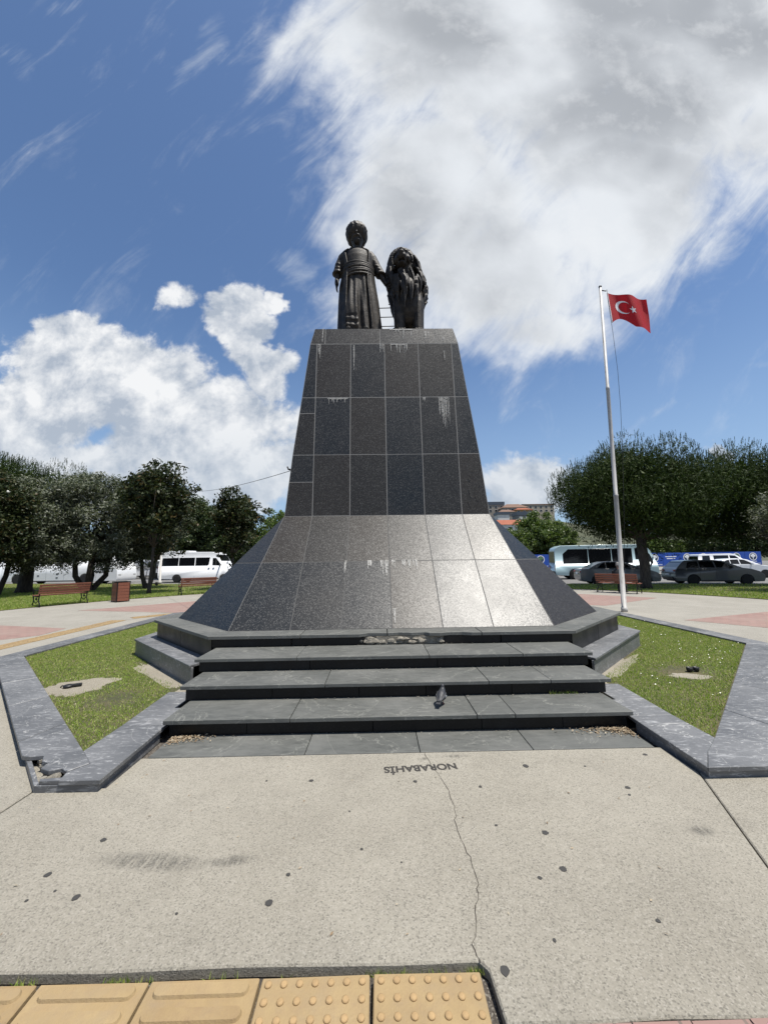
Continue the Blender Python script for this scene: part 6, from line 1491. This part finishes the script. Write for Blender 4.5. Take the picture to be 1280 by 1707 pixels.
def pine(label, loc, cc, cr, n_tuft, r0, top, seed=0., multi=1, zmin=-.35):
    """umbrella pine: upright needle brushes over a lumpy crown"""
    root = tag(empty('stone_pine', loc), label, 'tree')
    lumps = shell_points(80, cc, (cr[0]*.72, cr[1]*.72, cr[2]*.66), .6, zmin, .1, seed)
    A = []; N = []; Q0 = []; O0 = []
    for L in lumps:
        rr = np.array([cr[0]*.27, cr[1]*.27, cr[2]*.34])*RNG.uniform(.8, 1.2)
        m_ = n_tuft//len(lumps); d = RNG.normal(0, 1, (m_, 3)); d[:, 2] = np.abs(d[:, 2])*1.1-.25; d /= np.linalg.norm(d, axis=1)[:, None]
        A.append(L+d*rr*RNG.uniform(.86, 1.0, (m_, 1))); N.append(d)
        m_ = n_tuft*3//len(lumps); d = RNG.normal(0, 1, (m_, 3)); d /= np.linalg.norm(d, axis=1)[:, None]; Q0.append(L+d*rr*RNG.uniform(.62, .97, (m_, 1))); O0.append(d)
    A = np.vstack(A); N = np.vstack(N); n = len(A); Q0 = np.vstack(Q0)
    ax = N*.28+np.array([0, 0, 1.0])+RNG.normal(0, .14, (n, 3)); ax /= np.linalg.norm(ax, axis=1)[:, None]
    K = 12; L = RNG.uniform(.14, .28, n)+.16*np.clip(N[:, 2]-.3, 0, 1)*RNG.uniform(0, 1.3, n); V = []
    e1 = np.cross(ax, np.array([.3, .5, .1])); e1 /= np.linalg.norm(e1, axis=1)[:, None]; e2 = np.cross(ax, e1)
    for k in range(K):
        u = k/(K-1); a = k*2.4+RNG.uniform(0, 6.28, n); rad = e1*np.cos(a)[:, None]+e2*np.sin(a)[:, None]
        st_ = A+ax*(L*u)[:, None]; nl = .085*(1.15-.45*u); dirn = rad*(.62-.35*u)+ax*(.6+.4*u); tip = st_+dirn*nl
        sd = np.cross(dirn, ax); sd /= (np.linalg.norm(sd, axis=1)[:, None]+1e-6); w = .026
        V += [st_-sd*w*.5, st_+sd*w*.5, tip]
    V = np.stack(V, 1).reshape(-1, 3); np_mesh('crown', V, np.arange(len(V)).reshape(-1, 3), G('pine_needle'), root)
    V3, F3 = leaf_cloud(Q0, .20, .20, .5, np.vstack(O0), 1.0); np_mesh('crown_needles', V3, F3, G('pine_needle'), root)
    # dead, shaded inner needles and twigs
    Q = shell_points(9000, cc, (cr[0]*.74, cr[1]*.74, cr[2]*.70), .2, -.95, .1, seed); V2, F2_ = leaf_cloud(Q, .30, .28); np_mesh('inner_needles', V2, F2_, G('pine_needle'), root)
    branchy(root, (0, 0, -.05), lumps[:22], r0, top=top, multi=multi, spread=.10 if multi > 1 else 0)
    return root
# right of the flagpole
pine('big round stone pine shading the sitting person\'s bench', (13.35, 19.3, 0), (.8, 1.5, 4.75), (4.7, 4.3, 3.65), 11000, .30, (0, .1, 2.6), 1.0, 2, zmin=-.85)
pine('stone pine with sunlit top behind the grey estate car', (20.9, 19.6, 0), (-.6, 2.2, 4.65), (5.6, 4.3, 3.45), 11000, .30, (0, 0, 2.6), 3.3, zmin=-.85)
tree('olive_tree', 'silvery olive tree at the shaded lawn under the pines', (17.55, 16.4, 0), 'tree', (.9, .1, 3.3), (1.6, 1.5, 1.5), 'olive_leaf', 100, 130, .38, .11, .3, .2, (.05, 0, 1.5))
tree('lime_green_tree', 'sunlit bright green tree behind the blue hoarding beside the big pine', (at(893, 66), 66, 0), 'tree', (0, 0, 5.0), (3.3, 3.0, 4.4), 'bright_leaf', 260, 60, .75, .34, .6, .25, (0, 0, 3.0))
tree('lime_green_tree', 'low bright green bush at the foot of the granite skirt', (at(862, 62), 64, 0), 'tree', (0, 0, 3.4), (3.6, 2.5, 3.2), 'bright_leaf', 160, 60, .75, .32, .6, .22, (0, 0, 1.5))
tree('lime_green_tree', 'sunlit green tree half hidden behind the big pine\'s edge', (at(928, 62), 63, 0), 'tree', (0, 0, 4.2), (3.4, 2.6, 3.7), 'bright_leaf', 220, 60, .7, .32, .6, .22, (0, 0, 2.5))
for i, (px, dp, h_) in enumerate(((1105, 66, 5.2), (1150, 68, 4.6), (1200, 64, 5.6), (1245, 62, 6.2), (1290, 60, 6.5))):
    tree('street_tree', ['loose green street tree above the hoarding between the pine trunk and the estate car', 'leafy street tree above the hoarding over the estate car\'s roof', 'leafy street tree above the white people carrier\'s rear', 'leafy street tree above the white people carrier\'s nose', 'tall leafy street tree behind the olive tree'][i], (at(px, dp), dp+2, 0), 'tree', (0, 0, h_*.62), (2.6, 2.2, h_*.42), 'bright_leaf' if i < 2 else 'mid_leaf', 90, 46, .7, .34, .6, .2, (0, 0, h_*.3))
# left of the monument
pine('broad stone pine with a thick trunk behind the coach-side olive trees', (-20.6, 23.0, 0), (-3.0, .8, 5.3), (6.3, 4.4, 3.6), 10000, .36, (0, 0, 3.2), 6.1, zmin=-.8)
tree('magnolia_tree', 'glossy dark magnolia with white flowers by the thick pine trunk', (-19.6, 19.2, 0), 'tree', (-.4, 0, 3.9), (2.5, 1.9, 2.7), 'magnolia_leaf', 300, 80, .5, .18, .45, .10, (0, 0, 1.9), bumps=.1)
fr = MB(); mg = [o for o in bpy.data.objects if o.name.startswith('magnolia_tree')][-1]
for i in range(7):
    d = Vector(RNG.normal(0, 1, 3)).normalized(); d.y = -abs(d.y); p = Vector((-.1, 0, 4.1))+Vector((2.0*d.x, 1.8*d.y, 2.5*d.z))*1.02; fr.ell(tuple(p), (.07, .07, .06), 8, 5)
fr.build('blossom', G('flower_white'), mg)
tree('olive_tree', 'rounded silver-green olive tree with several dark stems beside the bench', (-17.4, 23.6, 0), 'tree', (.2, 0, 4.1), (3.0, 2.4, 3.1), 'olive_leaf', 300, 170, .50, .16, .32, .34, (.1, 0, 1.9), multi=4, spread=.42, zmin=-.9)
tree('olive_tree', 'taller silver-green olive tree between the pine and the slim magnolia', (-14.9, 25.3, 0), 'tree', (-.2, 0, 4.5), (2.3, 2.0, 2.75), 'olive_leaf', 230, 170, .50, .16, .32, .2, (0, 0, 1.8), multi=2, spread=.2)
tree('olive_tree', 'low olive tree with pale leaves leaning over the coach', (-20.4, 21.2, 0), 'tree', (.9, 0, 3.8), (2.4, 1.8, 2.6), 'olive_leaf', 220, 170, .50, .16, .32, .14, (.2, .3, 2.2))
tree('magnolia_tree', 'slim magnolia with a straight thin trunk right of the litter bin', (-12.2, 20.9, 0), 'tree', (.25, 0, 4.95), (1.75, 1.6, 2.2), 'magnolia_leaf', 210, 46, .46, .21, .48, .095, (.1, 0, 2.6), bumps=.45, inner=.35)
tree('magnolia_tree', 'young open magnolia in front of the minibus beside the granite skirt', (-8.85, 23.4, 0), 'tree', (.25, 0, 4.2), (1.35, 1.3, 1.85), 'magnolia_leaf', 150, 44, .42, .21, .48, .085, (.05, 0, 2.0), bumps=.45, inner=.35)
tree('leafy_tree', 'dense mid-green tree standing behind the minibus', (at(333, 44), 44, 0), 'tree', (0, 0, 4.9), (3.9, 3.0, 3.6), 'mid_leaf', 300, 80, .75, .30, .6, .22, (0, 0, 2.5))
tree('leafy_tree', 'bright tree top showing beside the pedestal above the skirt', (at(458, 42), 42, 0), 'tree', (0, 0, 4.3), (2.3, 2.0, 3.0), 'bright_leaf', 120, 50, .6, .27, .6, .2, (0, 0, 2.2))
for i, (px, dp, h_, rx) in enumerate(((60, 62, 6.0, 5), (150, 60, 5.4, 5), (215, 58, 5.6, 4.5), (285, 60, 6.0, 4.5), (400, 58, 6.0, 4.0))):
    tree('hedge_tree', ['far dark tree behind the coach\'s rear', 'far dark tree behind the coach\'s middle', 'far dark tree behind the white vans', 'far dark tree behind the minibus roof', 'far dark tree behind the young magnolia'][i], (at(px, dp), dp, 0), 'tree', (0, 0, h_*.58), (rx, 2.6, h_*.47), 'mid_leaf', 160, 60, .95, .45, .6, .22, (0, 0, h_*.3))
